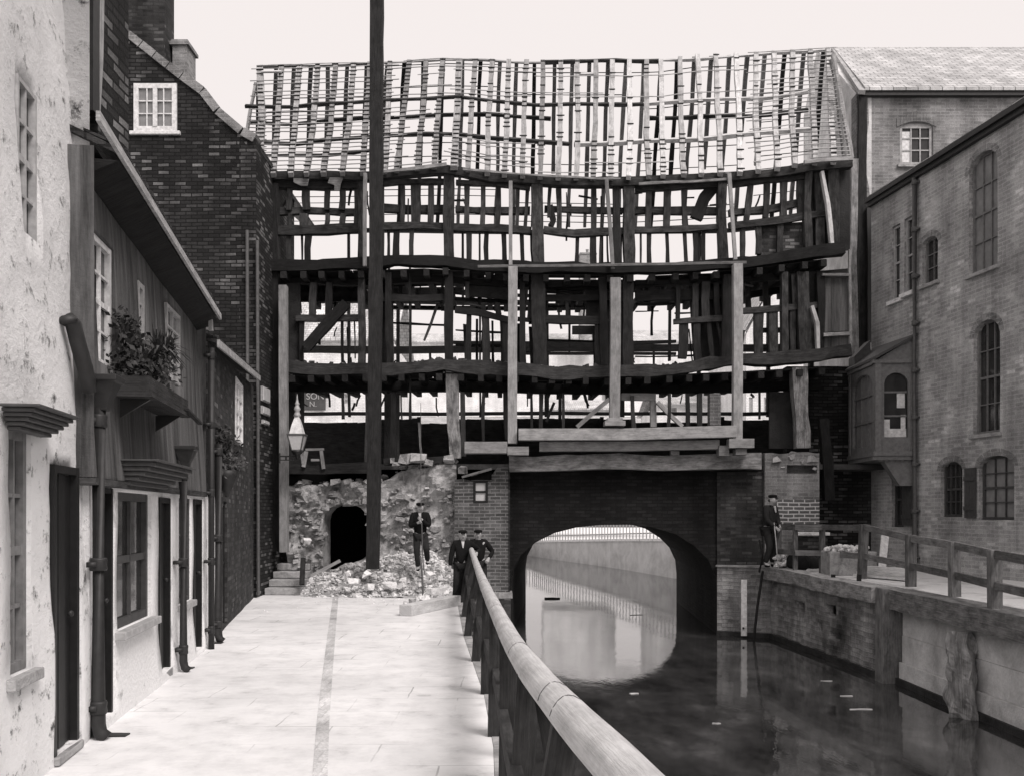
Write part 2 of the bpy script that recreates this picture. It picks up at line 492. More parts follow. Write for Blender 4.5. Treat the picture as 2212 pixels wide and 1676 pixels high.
def tag(o, label=None, cat=None, group=None, kind=None):
    if label: o['label'] = label
    if cat: o['category'] = cat
    if group: o['group'] = group
    if kind: o['kind'] = kind
    return o
def thing(name, loc, label, cat, group=None):
    o = bpy.data.objects.new(name, None)
    COL.objects.link(o); o.location = Vector(loc); o.empty_display_size = 0.2
    return tag(o, label, cat, group)
def structure(mb, name, mat, **k):
    return tag(mb.build(name, mat, **k), kind='structure')
def copy_tree(o, parent=None):
    c = o.copy(); COL.objects.link(c); c.parent = parent
    for ch in [x for x in o.children if x is not c]: copy_tree(ch, c)
    return c

# a straight wall in plan; u runs from a to b, normal points to the open side
class Wall:
    def __init__(s, a, b, nsign=1):
        s.a = Vector((a[0], a[1], 0)); s.b = Vector((b[0], b[1], 0))
        s.t = (s.b - s.a).normalized(); s.L = (s.b - s.a).length
        s.n = Vector((-s.t.y, s.t.x, 0)) * nsign
        s.off = Vector((0, 0, 0))
    def u(s, px):
        k = (px - 1106) / F
        return (k * s.a.y - s.a.x) / (s.t.x - k * s.t.y)
    def z(s, px, py):
        Y = s.a.y + s.t.y * s.u(px)
        return EYE - (py - 1110) / F * Y
    def p(s, u, z, out=0.0):
        return s.a + s.t * u + s.n * out + Vector((0, 0, z)) + s.off
    def rect(s, px0, px1, pyt, pyb, ref=None):
        """opening given by its pixel columns and the top and bottom rows at column ref"""
        r = ref if ref is not None else (px0 + px1) / 2
        u0, u1 = sorted((s.u(px0), s.u(px1)))
        return (u0, u1, s.z(r, pyb), s.z(r, pyt))
def wall_mesh(w, z0, z1, holes=(), depth=0.25, disp=None, u0=0.0, u1=None, step=0.6, top=None, back=True):
    """gridded wall face with (arched) openings and their reveals, closed behind"""
    mb = MB(); mb.tang = w.t.copy(); u1 = w.L if u1 is None else u1
    us = {u0, u1}; zs = {z0, z1}
    for h in holes: us |= {max(h[0], u0), min(h[1], u1)}; zs |= {h[2], h[3]}
    def fill(vals, st):
        vals = sorted(v for v in vals); out = [vals[0]]
        for a, b_ in zip(vals, vals[1:]):
            if b_ - a < 1e-4: continue
            k = max(1, int(math.ceil((b_ - a) / st)))
            out += [a + (b_ - a) * i / k for i in range(1, k + 1)]
        return out
    us = fill([v for v in us if u0 - 1e-6 <= v <= u1 + 1e-6], step); zs = fill([v for v in zs if z0 - 1e-6 <= v <= z1 + 1e-6], step)
    cache = {}
    def V(u, z, o):
        k = (round(u, 4), round(z, 4), o)
        if k not in cache:
            zz = z
            if top and abs(z - z1) < 1e-6: zz = top(u)
            elif top: zz = min(z, top(u))
            q = w.p(u, zz, -o)
            if disp: q = q + disp(u, z)
            cache[k] = mb.bm.verts.new(q)
        return cache[k]
    def inside(u, z):
        return any(h[0] < u < h[1] and h[2] < z < h[3] for h in holes)
    for a, b_ in zip(us, us[1:]):
        for c, d in zip(zs, zs[1:]):
            if inside((a + b_) / 2, (c + d) / 2): continue
            vs = [V(a, c, 0), V(b_, c, 0), V(b_, d, 0), V(a, d, 0)]
            if top and max(v.co.z for v in vs) - min(v.co.z for v in vs) < 1e-4: continue
            mb.face(vs)
    for h in holes:
        a, b_, c, d = h[:4]; rise = h[4] if len(h) > 4 else 0
        a = max(a, u0); b_ = min(b_, u1)
        gu = [x for x in us if a - 1e-6 <= x <= b_ + 1e-6]; gz = [x for x in zs if c - 1e-6 <= x <= d + 1e-6]
        segs = [((a, p), (a, q)) for p, q in zip(gz, gz[1:])] + [((b_, p), (b_, q)) for p, q in zip(gz, gz[1:])] + [((p, c), (q, c)) for p, q in zip(gu, gu[1:])] + [((p, d), (q, d)) for p, q in zip(gu, gu[1:])]
        for (pa, pb) in segs:
            q = [w.p(pa[0], pa[1], 0), w.p(pb[0], pb[1], 0), w.p(pb[0], pb[1], -depth), w.p(pa[0], pa[1], -depth)]
            if disp:
                q = [q[0] + disp(*pa), q[1] + disp(*pb), q[2] + disp(*pb), q[3] + disp(*pa)]
            mb.poly(q)
        if rise:
            N = 8; mid = (a + b_) / 2; hw = (b_ - a) / 2
            pts = [(mid - hw * math.cos(math.pi * i / N), d - rise + rise * math.sin(math.pi * i / N)) for i in range(N + 1)]
            for (x0, y0), (x1, y1) in zip(pts, pts[1:]):
                mb.poly([w.p(x0, y0, -0.002), w.p(x1, y1, -0.002), w.p(x1, d, -0.002), w.p(x0, d, -0.002)])
                mb.poly([w.p(x0, y0, -0.002), w.p(x1, y1, -0.002), w.p(x1, y1, -depth), w.p(x0, y0, -depth)])
    if back:
        T = max(depth + 0.1, 0.35)
        tp0, tp1 = (top(u0), top(u1)) if top else (z1, z1)
        mb.poly([w.p(u0, z0, 0), w.p(u0, tp0, 0), w.p(u0, tp0, -T), w.p(u0, z0, -T)])
        mb.poly([w.p(u1, z0, 0), w.p(u1, tp1, 0), w.p(u1, tp1, -T), w.p(u1, z0, -T)])
        for a, b_ in zip(us, us[1:]):
            ta, tb = (top(a), top(b_)) if top else (z1, z1)
            mb.poly([w.p(a, ta, 0), w.p(b_, tb, 0), w.p(b_, tb, -T), w.p(a, ta, -T)])
            mb.poly([w.p(a, z0, -T), w.p(b_, z0, -T), w.p(b_, tb, -T), w.p(a, ta, -T)])
    bmesh.ops.remove_doubles(mb.bm, verts=mb.bm.verts[:], dist=1e-5)
    return mb
def wbox(mb, w, u0, u1, z0, z1, o0, o1):
    """box on a wall: spans u, z and from o0 to o1 outwards"""
    mb.hexa([w.p(u0, z0, o0), w.p(u1, z0, o0), w.p(u1, z0, o1), w.p(u0, z0, o1)],
            [w.p(u0, z1, o0), w.p(u1, z1, o0), w.p(u1, z1, o1), w.p(u0, z1, o1)])
    return mb
def window(parent, w, r, cols=2, rows=3, fr=0.06, mun=0.022, mat=None, glass=None, inset=0.12, sill=None, rise=0.0, sash=True, sill_out=0.07, broken=(), label=None):
    u0, u1, z0, z1 = r[:4]
    mb = MB(); mat = mat or M['grey_paint']
    a, b_, c, d = u0 + 0.006, u1 - 0.006, z0 + 0.006, z1 - 0.006
    i0, i1 = -inset, -inset + 0.05
    wbox(mb, w, a, a + fr, c, d, i0, i1); wbox(mb, w, b_ - fr, b_, c, d, i0, i1)
    wbox(mb, w, a + fr, b_ - fr, c, c + fr, i0, i1 - 0.003); wbox(mb, w, a + fr, b_ - fr, d - fr - rise * 0.5, d, i0, i1 - 0.003)
    for i in range(1, cols):
        x = a + fr + (b_ - a - 2 * fr) * i / cols
        wbox(mb, w, x - mun / 2, x + mun / 2, c + fr, d - fr, i0 + 0.008, i1 - 0.01)
    for i in range(1, rows):
        z = c + fr + (d - c - 2 * fr) * i / rows
        k = 2.2 if (sash and rows % 2 == 0 and i == rows // 2) else 1
        wbox(mb, w, a + fr, b_ - fr, z - mun / 2 * k, z + mun / 2 * k, i0 + 0.012, i1 - 0.014)
    f = mb.build('window', mat, parent)
    if label: f['label'] = label
    g = MB(); wbox(g, w, a + 0.01, b_ - 0.01, c + 0.01, d - 0.01, i0 - 0.02, i0 + 0.004)
    g.build('pane', glass or M['glass'], f)
    if sill is not None:
        s_ = MB(); wbox(s_, w, u0 - 0.07, u1 + 0.07, z0 - 0.075, z0 - 0.003, -0.04, sill_out)
        s_.build('sill', sill, f, bevel=0.008)
    return f
def door(parent, w, r, mat=None, inset=0.14, boards=4, step=None, name='door'):
    u0, u1, z0, z1 = r[:4]; mb = MB()
    fr = min(0.06, (u1 - u0) * 0.12)
    wbox(mb, w, u0 + 0.004, u0 + fr, z0, z1 - 0.004, -inset, -inset + 0.06)
    wbox(mb, w, u1 - fr, u1 - 0.004, z0, z1 - 0.004, -inset, -inset + 0.06)
    wbox(mb, w, u0 + fr, u1 - fr, z1 - fr, z1 - 0.004, -inset, -inset + 0.057)
    n = boards
    for i in range(n):
        x0 = u0 + fr + (u1 - u0 - 2 * fr) * i / n
        x1 = u0 + fr + (u1 - u0 - 2 * fr) * (i + 1) / n
        wbox(mb, w, x0 + 0.004, x1 - 0.004, z0 + 0.01, z1 - fr - 0.003, -inset - 0.03, -inset + 0.012 * (i % 2) + 0.008)
    o = mb.build(name, mat or M['dark_paint'], parent)
    k = MB(); q = w.p(u1 - fr - 0.09, (z0 + 0.95), -inset + 0.04)
    k.rock(q, 0.028, 1.0, 1); k.build('handle', M['iron'], o, smooth=True)
    if step is not None:
        s_ = MB(); wbox(s_, w, u0 + 0.0, u1 - 0.0, 0.006, z0 - 0.004, -0.2, 0.035)
        s_.build('doorstep', step, parent, bevel=0.012)
    return o
# ================================================================== SETTING
WZ = -1.0                                        # river level
PATH_EDGE = [(-0.02, -6), (-0.05, 4), (-0.14, 7.3), (-0.27, 9.4), (-0.7, 14), (-1.08, 19.2), (-0.9, 19.9), (-0.55, 20.4), (-0.4, 21.7), (-0.1, 21.75), (-0.1, 22.2)]
def noisy(u, z, a=0.03, s=1.3, sd=0):
    return a * noise.noise(Vector((u * s, z * s, sd)))

mb = MB(); mb.box((0, 400, -2.6), (3000, 3000, 0.2)); structure(mb, 'river_bed', M['earth'])
mb = MB(); mb.poly([(-3, -12, WZ), (60, -12, WZ), (60, 130, WZ), (-3, 130, WZ)]); structure(mb, 'river', M['water'])
mb = MB()
pl = PATH_EDGE
top = [(x, y, 0.0) for x, y in pl] + [(-9, 22.2, 0), (-9, -6, 0)]
mb.prism([(x, y, -0.12) for x, y, z in top], (0, 0, 0.12)); structure(mb, 'path', M['flags'])
mb = MB(); mb.prism([(x - 0.02, y, -2.6) for x, y in pl] + [(-9, 22.2, -2.6), (-9, -6, -2.6)], (0, 0, 2.476)); structure(mb, 'ground', M['quay'])
# coping of the path edge and its face to the river
t = thing('quay_wall', (-0.3, 9, WZ), 'dark river wall carrying the left hand paved path', 'quay wall')
mb = MB()
for (x0, y0), (x1, y1) in zip(pl[:-1], pl[1:]):
    mb.hexa([(x0, y0, -2.5), (x1, y1, -2.5), (x1 + 0.07, y1, -2.5), (x0 + 0.07, y0, -2.5)], [(x0, y0, -0.14), (x1, y1, -0.14), (x1 + 0.07, y1, -0.14), (x0 + 0.07, y0, -0.14)])
mb.build('wall', M['brick_grubby'], t)
mb = MB()
for (x0, y0), (x1, y1) in zip(pl[:-1], pl[1:]):
    k = max(1, int(abs(y1 - y0) / 0.8))
    for i in range(k):
        a = i / k; b = (i + 1) / k
        A = Vector((x0 + (x1 - x0) * a, y0 + (y1 - y0) * a, 0)); B = Vector((x0 + (x1 - x0) * b, y0 + (y1 - y0) * b, 0))
        j = R.uniform(0, 0.02)
        mb.hexa([A + Vector((0.003, 0.01, -0.13)), B + Vector((0.003, -0.01, -0.13)), B + Vector((0.1 + j, -0.01, -0.13)), A + Vector((0.1 + j, 0.01, -0.13))],
                [A + Vector((0.003, 0.01, 0.004)), B + Vector((0.003, -0.01, 0.004)), B + Vector((0.1 + j, -0.01, 0.004)), A + Vector((0.1 + j, 0.01, 0.004))])
mb.build('coping', M['step'], t)
# drainage channel of setts in the path
mb = MB()
ch = [(725, 1290, 12), (716, 1370, 17), (707, 1460, 22), (698, 1560, 27), (690, 1700, 34)]
prev = None
for px, py, w_ in ch:
    Y = EYE * F / (py - 1110); x = (px - 1106) / F * Y; h = w_ / F * Y / 2
    cur = [Vector((x - h, Y, 0.004)), Vector((x + h, Y, 0.004))]
    if prev: mb.poly([prev[0], prev[1], cur[1], cur[0]])
    prev = cur
structure(mb, 'gutter_channel', M['sett'])
mb = MB()
for a, b in (((215, 1588), (276, 1585)), ((382, 1443), (418, 1444)), ((455, 1389), (480, 1391))):
    Y = EYE * F / (a[1] - 1110)
    x0 = (a[0] - 1106) / F * Y; x1 = (b[0] - 1106) / F * Y
    mb.hexa([(x0, Y - 0.06, 0.001), (x1, Y - 0.05, 0.001), (x1, Y + 0.05, 0.001), (x0, Y + 0.06, 0.001)], [(x0, Y - 0.06, 0.012), (x1, Y - 0.05, 0.012), (x1, Y + 0.05, 0.012), (x0, Y + 0.06, 0.012)])
structure(mb, 'path_drains', M['iron'])
# right bank
RQ = [(4.84, 22.9), (5.85, 21.4), (6.2, 16.1), (6.26, 13.3), (6.3, 6), (6.3, -8)]
mb = MB()
mb.prism([(x + 0.3, y, -2.5) for x, y in RQ] + [(14, -8, -2.5), (14, 24.4, -2.5), (4.9, 24.4, -2.5)], (0, 0, 3.03)); structure(mb, 'quayside', M['landing'])

# ================================================================== WHITE HOUSE (left foreground)
W1 = Wall((-2.376, 1.5), (-3.285, 7.56), -1)
def lean1(u, z):
    k = max(0, z) / 5.0
    return -W1.n * (0.16 * k ** 1.5 * (u / W1.L)) + W1.n * (noisy(u, z, 0.035, 0.9) + noisy(u, z, 0.014, 3.5, 5))
h_up = W1.rect(76, 116, 188, 520, 98); h_door = W1.rect(118, 172, 1006, 1600, 150); h_dw = W1.rect(28, 75, 930, 1446, 66)
h_door = (h_door[0], h_door[1], 0.07, h_door[3])
t = thing('white_house', W1.p(W1.L / 2, 0), 'limewashed cottage with peeling patches at the left edge above the path', 'house')
mb = wall_mesh(W1, 0, 6.6, [h_up, h_door, h_dw], 0.22, lean1, step=0.18)
mb.build('wall', M['white'], t, smooth=True)
W1.off = lean1((h_up[0] + h_up[1]) / 2, (h_up[2] + h_up[3]) / 2); window(t, W1, h_up, 2, 4, 0.03, 0.02, M['pale_paint'], M['glass'], inset=0.05); W1.off = Vector((0, 0, 0))
window(t, W1, h_dw, 2, 4, 0.06, 0.025, M['grey_paint'], M['glass'], inset=0.1, sill=M['mid_stone'], sill_out=0.04)
door(t, W1, h_door, boards=3, step=M['step'], inset=0.06)
def cornice(parent, w, u0, u1, z, hgt=0.17, out=0.28, mat=None, name='cornice'):
    mb = MB(); n = 5
    for i in range(n):
        o = out * (0.35 + 0.65 * (i / (n - 1)) ** 0.8); z0 = z + hgt * i / n; z1 = z + hgt * (i + 1) / n
        e = 0.09 * i / (n - 1)
        wbox(mb, w, u0 - e, u1 + e, z0, z1 - 0.002, -0.02, o)
    wbox(mb, w, u0 - 0.12, u1 + 0.12, z + hgt, z + hgt + 0.018, -0.02, out + 0.04)
    return mb.build(name, mat or M['mid_paint'], parent, bevel=0.006)
cornice(t, W1, h_dw[0] - 0.05, W1.u(92), W1.z(95, 945), 0.13, 0.17)
# roof behind the wall head and dark end strip over the neighbour
mb = MB()
mb.hexa([W1.p(0, 6.55, 0.12), W1.p(W1.L, 6.55, 0.12), W1.p(W1.L, 9.2, -4.2), W1.p(0, 9.2, -4.2)],
        [W1.p(0, 6.65, 0.12), W1.p(W1.L, 6.65, 0.12), W1.p(W1.L, 9.3, -4.2), W1.p(0, 9.3, -4.2)])
mb.build('roof', M['tile'], t)
A = P(120, 0, 7.75); B = P(207, 0, 7.75)
mb = MB(); mb.box(((A.x + B.x) / 2, 8.1, 5.9), (B.x - A.x, 0.62, 2.5)); mb.build('party_wall', M['brick_dark'], t)
mb = MB(); mb.beam([P(214, -60, 7.7), P(211, 120, 7.7), P(204, 248, 7.7)], 0.03, 0.14, jit=0.004); mb.build('bargeboard', M['pale_wood'], t)
mb = MB(); mb.beam([P(186, -60, 7.62), P(184, 245, 7.62)], 0.17, 0.12, jit=0.004); mb.build('corner_board', M['dark_paint'], t)

def downpipe(parent, w, px, z0, z1, r=0.05, hopper=True, out=0.08, hs=0.26, mat=None, shoe=True, clips=True):
    u = w.u(px); mb = MB()
    pts = [w.p(u, z1, out)]
    if shoe: pts += [w.p(u, z0 + 0.12, out), w.p(u, z0 + 0.05, out + 0.015), w.p(u, z0 + 0.01, out + 0.06)]
    else: pts += [w.p(u, z0, out)]
    mb.tube(pts, r, 12)
    k = max(2, int((z1 - z0) / 0.95))
    for i in range(k + 1):
        z = z0 + 0.25 + (z1 - z0 - 0.35) * i / k
        mb.lathe(w.p(u, z, out), [(r * 1.1, -0.05), (r * 1.2, -0.035), (r * 1.12, 0), (r * 1.2, 0.035), (r * 1.1, 0.05)], 12)
        if clips: wbox(mb, w, u - r * 1.4, u + r * 1.4, z - 0.02, z + 0.02, 0.0, out)
    o = mb.build('downpipe', mat or M['iron'], parent, smooth=True)
    if hopper:
        h = MB(); c = w.p(u, z1, out + hs * 0.1)
        h.lathe(c, [(r * 1.2, -0.02), (r * 1.5, 0.03), (hs * 0.42, hs * 0.35), (hs * 0.62, hs * 0.72), (hs * 0.72, hs * 0.75), (hs * 0.72, hs * 0.92), (hs * 0.6, hs * 0.92)], 4, rot=math.pi / 4 + math.atan2(w.t.y, w.t.x))
        h.build('hopper_head', mat or M['iron'], o, bevel=0.006)
    return o
dp = downpipe(t, W1, 192, 0.0, W1.z(190, 880), 0.056, True, 0.07, 0.27)
mb = MB(); u = W1.u(190)
mb.tube([P(146, 690, 7.1), P(158, 700, 7.15), P(168, 740, 7.2), P(188, 812, 7.3), P(192, 845, 7.35)], 0.058, 12)
mb.rock(P(148, 692, 7.1), 0.075, 0.8, 1)
mb.build('swan_neck', M['iron'], dp, smooth=True)
del mb

# ================================================================== JETTIED HOUSE
L2 = Wall((-3.30, 7.6), (-4.028, 12.8), -1)
U2 = Wall((-3.19, 7.42), (-3.965, 12.6), -1)
t = thing('jettied_house', L2.p(L2.L / 2, 0), 'two storey cottage with streaked grey plaster over a white ground floor', 'house')
d1 = L2.rect(214, 242, 1052, 1540, 228); d1 = (d1[0], d1[1], 0.08, d1[3])
w1 = L2.rect(253, 326, 1064, 1346, 290)
d2 = L2.rect(343, 367, 1074, 1430, 355); d2 = (d2[0], d2[1], 0.10, d2[3])
w2 = L2.rect(386, 411, 1075, 1300, 398)
d3 = L2.rect(418, 435, 1078, 1395, 427); d3 = (d3[0], d3[1], 0.06, d3[3])
def disp2(u, z): return L2.n * (noisy(u, z, 0.014, 1.5, 3) + (0.04 if z < 0.5 else 0) * max(0, 1 - z / 0.5))
wall_mesh(L2, 0, 2.08, [d1, w1, d2, w2, d3], 0.12, disp2, step=0.2).build('lower_wall', M['plinth_white'], t, smooth=True)
up1 = U2.rect(229, 270, 520, 792, 250); up2 = U2.rect(317, 330, 612, 735, 324); up3 = U2.rect(378, 406, 668, 828, 392)
def dispu(u, z): return U2.n * (noisy(u, z, 0.02, 0.9, 8) - 0.13 * max(0, (z - 2.04) / 2.5))
wall_mesh(U2, 2.035, 4.6, [up1, up2, up3], 0.16, dispu, step=0.25, top=lambda u: 4.56 - 0.05 * u).build('upper_wall', M['grey_plaster'], t, smooth=True)
mb = MB(); wbox(mb, U2, 0, U2.L, 1.975, 2.03, -0.3, 0.012); mb.build('jetty_beam', M['oak_front'], t)
def atU(r): U2.off = dispu((r[0] + r[1]) / 2, (r[2] + r[3]) / 2)
atU(up1); window(t, U2, up1, 2, 4, 0.05, 0.02, M['white_paint'], M['glass'], inset=0.08); atU(up2)
window(t, U2, up2, 1, 3, 0.05, 0.02, M['pale_paint'], M['glass_pale'], inset=0.05)
atU(up3); window(t, U2, up3, 2, 4, 0.04, 0.02, M['pale_paint'], M['glass_pale'], inset=0.05); U2.off = Vector((0, 0, 0))
window(t, L2, w1, 2, 2, 0.07, 0.03, M['mid_paint'], M['glass'], inset=0.08, sill=M['pale_paint'], sill_out=0.09)
window(t, L2, w2, 2, 3, 0.05, 0.025, M['mid_paint'], M['glass'], inset=0.06, sill=M['pale_paint'], sill_out=0.07)
for d_ in (d1, d2, d3): door(t, L2, d_, boards=3, step=M['step'], inset=0.05)
cornice(t, L2, w1[0] - 0.02, w1[1] + 0.22, L2.z(300, 1052), 0.20, 0.34, M['mid_paint'])
downpipe(t, L2, 376, 0.0, L2.z(376, 1006), 0.045, True, 0.10, 0.24)
# roof, eaves board and a ragged row of tile edges
mb = MB()
E0 = U2.p(0.10, 4.53, 0.17); E1 = U2.p(U2.L - 0.05, 4.29, 0.17)
up = -U2.n * 4.6 + Vector((0, 0, 2.1))
mb.hexa([E0, E1, E1 + up, E0 + up], [E0 + Vector((0, 0, 0.05)), E1 + Vector((0, 0, 0.05)), E1 + up + Vector((0, 0, 0.05)), E0 + up + Vector((0, 0, 0.05))])
k = 46
for i in range(k):
    a = E0.lerp(E1, i / k) + Vector((0, 0, 0.055)); b = E0.lerp(E1, (i + 0.93) / k) + Vector((0, 0, 0.055)); j = R.uniform(0, 0.028); oo = U2.n * R.uniform(0.0, 0.03)
    mb.hexa([a + oo, b + oo, b + up * 0.06, a + up * 0.06], [a + oo + Vector((0, 0, 0.02 + j)), b + oo + Vector((0, 0, 0.02 + j * R.uniform(0.3, 1))), b + up * 0.06 + Vector((0, 0, 0.02)), a + up * 0.06 + Vector((0, 0, 0.02))])
mb.build('roof', M['tile_dark'], t)
E0 = U2.p(-0.6, 4.55, 0.17)
mb = MB(); o_ = U2.n * 0.03
mb.hexa([E0 + Vector((0, 0, -0.03)), E1 + Vector((0, 0, -0.03)), E1 + o_ + Vector((0, 0, -0.03)), E0 + o_ + Vector((0, 0, -0.03))],
        [E0 + Vector((0, 0, 0.04)), E1 + Vector((0, 0, 0.04)), E1 + o_ + Vector((0, 0, 0.04)), E0 + o_ + Vector((0, 0, 0.04))])
mb.build('eaves_board', M['pale_wood'], t)
mb = MB(); mb.hexa([U2.p(.1, 4.36, -.16), U2.p(U2.L, 4.12, -.16), U2.p(U2.L, 4.24, -.16), U2.p(.1, 4.5, -.16)], [U2.p(.1, 4.365, -.1), U2.p(U2.L, 4.125, -.1), U2.p(U2.L, 4.235, .16), U2.p(.1, 4.49, .16)]); mb.build('soffit', M['oak_dark'], t)  # dark board added to carry the black shade under the eaves

# window box with its plants, on the first floor sill
c = P(300, 858, 8.55)
t = thing('window_box', c, 'dark wooden window box full of spiky plants below the first floor window', 'window box')
uu = U2.u(300)
mb = MB(); z = U2.z(300, 880)
b0, b1 = U2.u(246), U2.u(345)
wbox(mb, U2, b0, b1, z, z + 0.035, 0.02, 0.30); wbox(mb, U2, b0, b1, z + 0.035, z + 0.2, 0.02, 0.045); wbox(mb, U2, b0, b1, z + 0.035, z + 0.17, 0.25, 0.275)
wbox(mb, U2, b0, b0 + 0.03, z + 0.036, z + 0.168, 0.046, 0.249); wbox(mb, U2, b1 - 0.03, b1, z + 0.036, z + 0.168, 0.046, 0.249)
mb.beam([U2.p(b1 - 0.25, z + 0.06, 0.3), U2.p(b1 + 0.22, z - 0.04, 0.36)], 0.05, 0.02, ref=(0, 0, 1))
mb.build('box', M['dark_fence'], t)
mb = MB(); wbox(mb, U2, b0 + 0.031, b1 - 0.031, z + 0.1, z + 0.15, 0.046, 0.249); mb.build('soil', M['earth'], t)
for u_ in (b0 + 0.2, b1 - 0.2):
    mb = MB(); mb.prism([U2.p(u_, z - 0.003, 0.0), U2.p(u_, z - 0.003, 0.24), U2.p(u_, z - 0.16, 0.0)], U2.t * 0.04)
    mb.build('bracket', M['iron'], t)
def blades(mb, c, n, L, spread=1.0, w_=0.012, droop=0.5):
    for i in range(n):
        az = R.uniform(0, 6.283); el = R.uniform(0.1, 1.4) * spread
        d = Vector((math.cos(az) * math.sin(el), math.sin(az) * math.sin(el), math.cos(el))); l_ = L * R.uniform(0.6, 1.15)
        s_ = d.cross(Vector((0, 0, 1))).normalized() * w_
        q0 = Vector(c) + Vector((R.uniform(-.03, .03), R.uniform(-.03, .03), 0)); q1 = q0 + d * l_ * 0.55; q2 = q0 + d * l_ + Vector((0, 0, -droop * l_ * math.sin(el)))
        mb.poly([q0 - s_ * .5, q0 + s_ * .5, q1 + s_, q1 - s_]); mb.poly([q1 - s_, q1 + s_, q2])
def leaves(mb, c, rad_, n, size=0.03):
    for i in range(n):
        q = Vector(c) + Vector((R.gauss(0, rad_[0]), R.gauss(0, rad_[1]), R.gauss(0, rad_[2])))
        a = Vector((R.uniform(-1, 1), R.uniform(-1, 1), R.uniform(-1, 1))).normalized(); b = a.orthogonal().normalized(); s_ = size * R.uniform(0.6, 1.4)
        mb.poly([q - a * s_, q + b * s_ * .5, q + a * s_, q - b * s_ * .5])
def plant(name, label, cat, base, bits, mats, group=None):
    t = thing(name, base, label, cat, group)
    for i, (kind, c, args) in enumerate(bits):
        mb = MB()
        (blades if kind == 'b' else leaves)(mb, c, *args)
        mb.build('foliage', mats[i % len(mats)], t)
    return t
base = P(300, 840, 8.5)
plant('spiky_plant', 'spiky palm like plant arching out of the window box', 'plant', base,
      [('b', P(352, 770, 9.0), (110, 0.30, 1.0, 0.012, 0.5)), ('b', P(315, 800, 8.7), (90, 0.28, 1.0)), ('b', P(345, 775, 8.9), (60, 0.33, 1.05)), ('l', P(335, 800, 8.85), ((.10, .10, .10), 260, 0.03))], [M['leaf'], M['leaf'], M['leaf_l'], M['leaf']])
plant('leafy_plant', 'bushy dark leaved plant standing tall at the near end of the window box', 'plant', base + Vector((-.1, -.3, 0)),
      [('l', P(272, 700, 8.3), ((.05, .06, .05), 150, 0.028)), ('l', P(290, 735, 8.4), ((.045, .06, .05), 150, 0.03)), ('l', P(280, 780, 8.35), ((.09, .1, .09), 300, 0.03)), ('l', P(262, 815, 8.3), ((.08, .1, .06), 230, 0.028)), ('b', P(280, 820, 8.4), (60, .22, 1.1))], [M['leaf'], M['leaf'], M['leaf'], M['leaf'], M['leaf_l']])
t = thing('flower_stakes', P(345, 740, 8.9), 'three thin dark stakes standing in the window box plants', 'plant stakes')
for a, b in (((338, 712), (337, 760)), ((350, 720), (349, 765)), ((372, 716), (358, 765))):
    mb = MB(); mb.tube([P(*a, 8.9), P(*b, 8.9)], 0.006, 6); mb.build('stake', M['oak_dark'], t)

# ================================================================== LOW BRICK HOUSE beyond (far end of the row)
L3a = Wall((-4.03, 12.82), (-4.26, 14.1), -1)
L3b = Wall((-4.26, 14.1), (-5.40, 20.3), -1)
t = thing('low_brick_house', L3b.p(2, 0), 'low dark cottage with white then brick walls at the far end of the left row', 'house')
d5 = L3b.rect(481, 491, 1080, 1370, 486); d5 = (d5[0], d5[1], 0.05, 1.95)
u5 = L3b.rect(508, 523, 822, 958, 515)
wall_mesh(L3a, 0, 2.0, [], 0.2, lambda u, z: L3a.n * noisy(u, z, 0.03, 2, 3), step=0.2).build('lower_wall', M['plinth_white'], t, smooth=True)
wall_mesh(Wall((-4.01, 12.82), (-4.24, 14.1), -1), 2.0, 4.1, [], 0.2, None, step=0.4).build('upper_wall', M['brick_grubby'], t)
wall_mesh(L3b, 0, 4.45, [d5, u5], 0.2, lambda u, z: L3b.n * noisy(u, z, 0.02, 1, 3), step=0.5, top=lambda u: 4.1 + 0.05 * u).build('wall', M['brick_grubby'], t)
door(t, L3b, d5, boards=2, inset=0.1)
window(t, L3b, u5, 2, 4, 0.06, 0.03, M['white_paint'], M['glass_bright'], inset=0.03)
dr = L3b.rect(551, 562, 1085, 1290, 556)
mb = MB(); wbox(mb, L3b, dr[0], dr[1], 0.02, 1.95, 0.0, 0.05); mb.build('door', M['dark_paint'], t)
downpipe(t, L3a, 455, 0.0, 2.7, 0.055, False, 0.10)
downpipe(t, L3a, 441, 0.0, 3.9, 0.04, False, 0.09, shoe=False)
mb = MB()
E0 = Vector((-3.86, 12.72, 3.98)); E1 = Vector((-5.1, 19.6, 4.48)); nrm = Vector((L3b.n.x, L3b.n.y, 0)); up = -nrm * 4.2 + Vector((0, 0, 1.5)); z5 = Vector((0, 0, 0.05))
mb.hexa([E0, E1, E1 + up, E0 + up], [E0 + z5, E1 + z5, E1 + up + z5, E0 + up + z5])
for i in range(40):
    a = E0.lerp(E1, i / 40) + z5 * 1.1; b = E0.lerp(E1, (i + 0.9) / 40) + z5 * 1.1; j = R.uniform(0, 0.05)
    mb.hexa([a, b, b + up * 0.06, a + up * 0.06], [a + Vector((0, 0, 0.02 + j)), b + Vector((0, 0, 0.03)), b + up * 0.06 + Vector((0, 0, 0.02)), a + up * 0.06 + Vector((0, 0, 0.02))])
mb.build('roof', M['tile_dark'], t)
mb = MB(); o_ = nrm * 0.03
mb.hexa([E0 - z5, E1 - z5, E1 - z5 + o_, E0 - z5 + o_], [E0 + z5, E1 + z5, E1 + z5 + o_, E0 + z5 + o_]); mb.build('eaves_board', M['pale_wood'], t)
mb = MB(); mb.beam([P(453, 655, 12.4), P(456, 715, 12.4)], 0.05, 0.04); mb.build('gutter_end', M['pale_wood'], t)
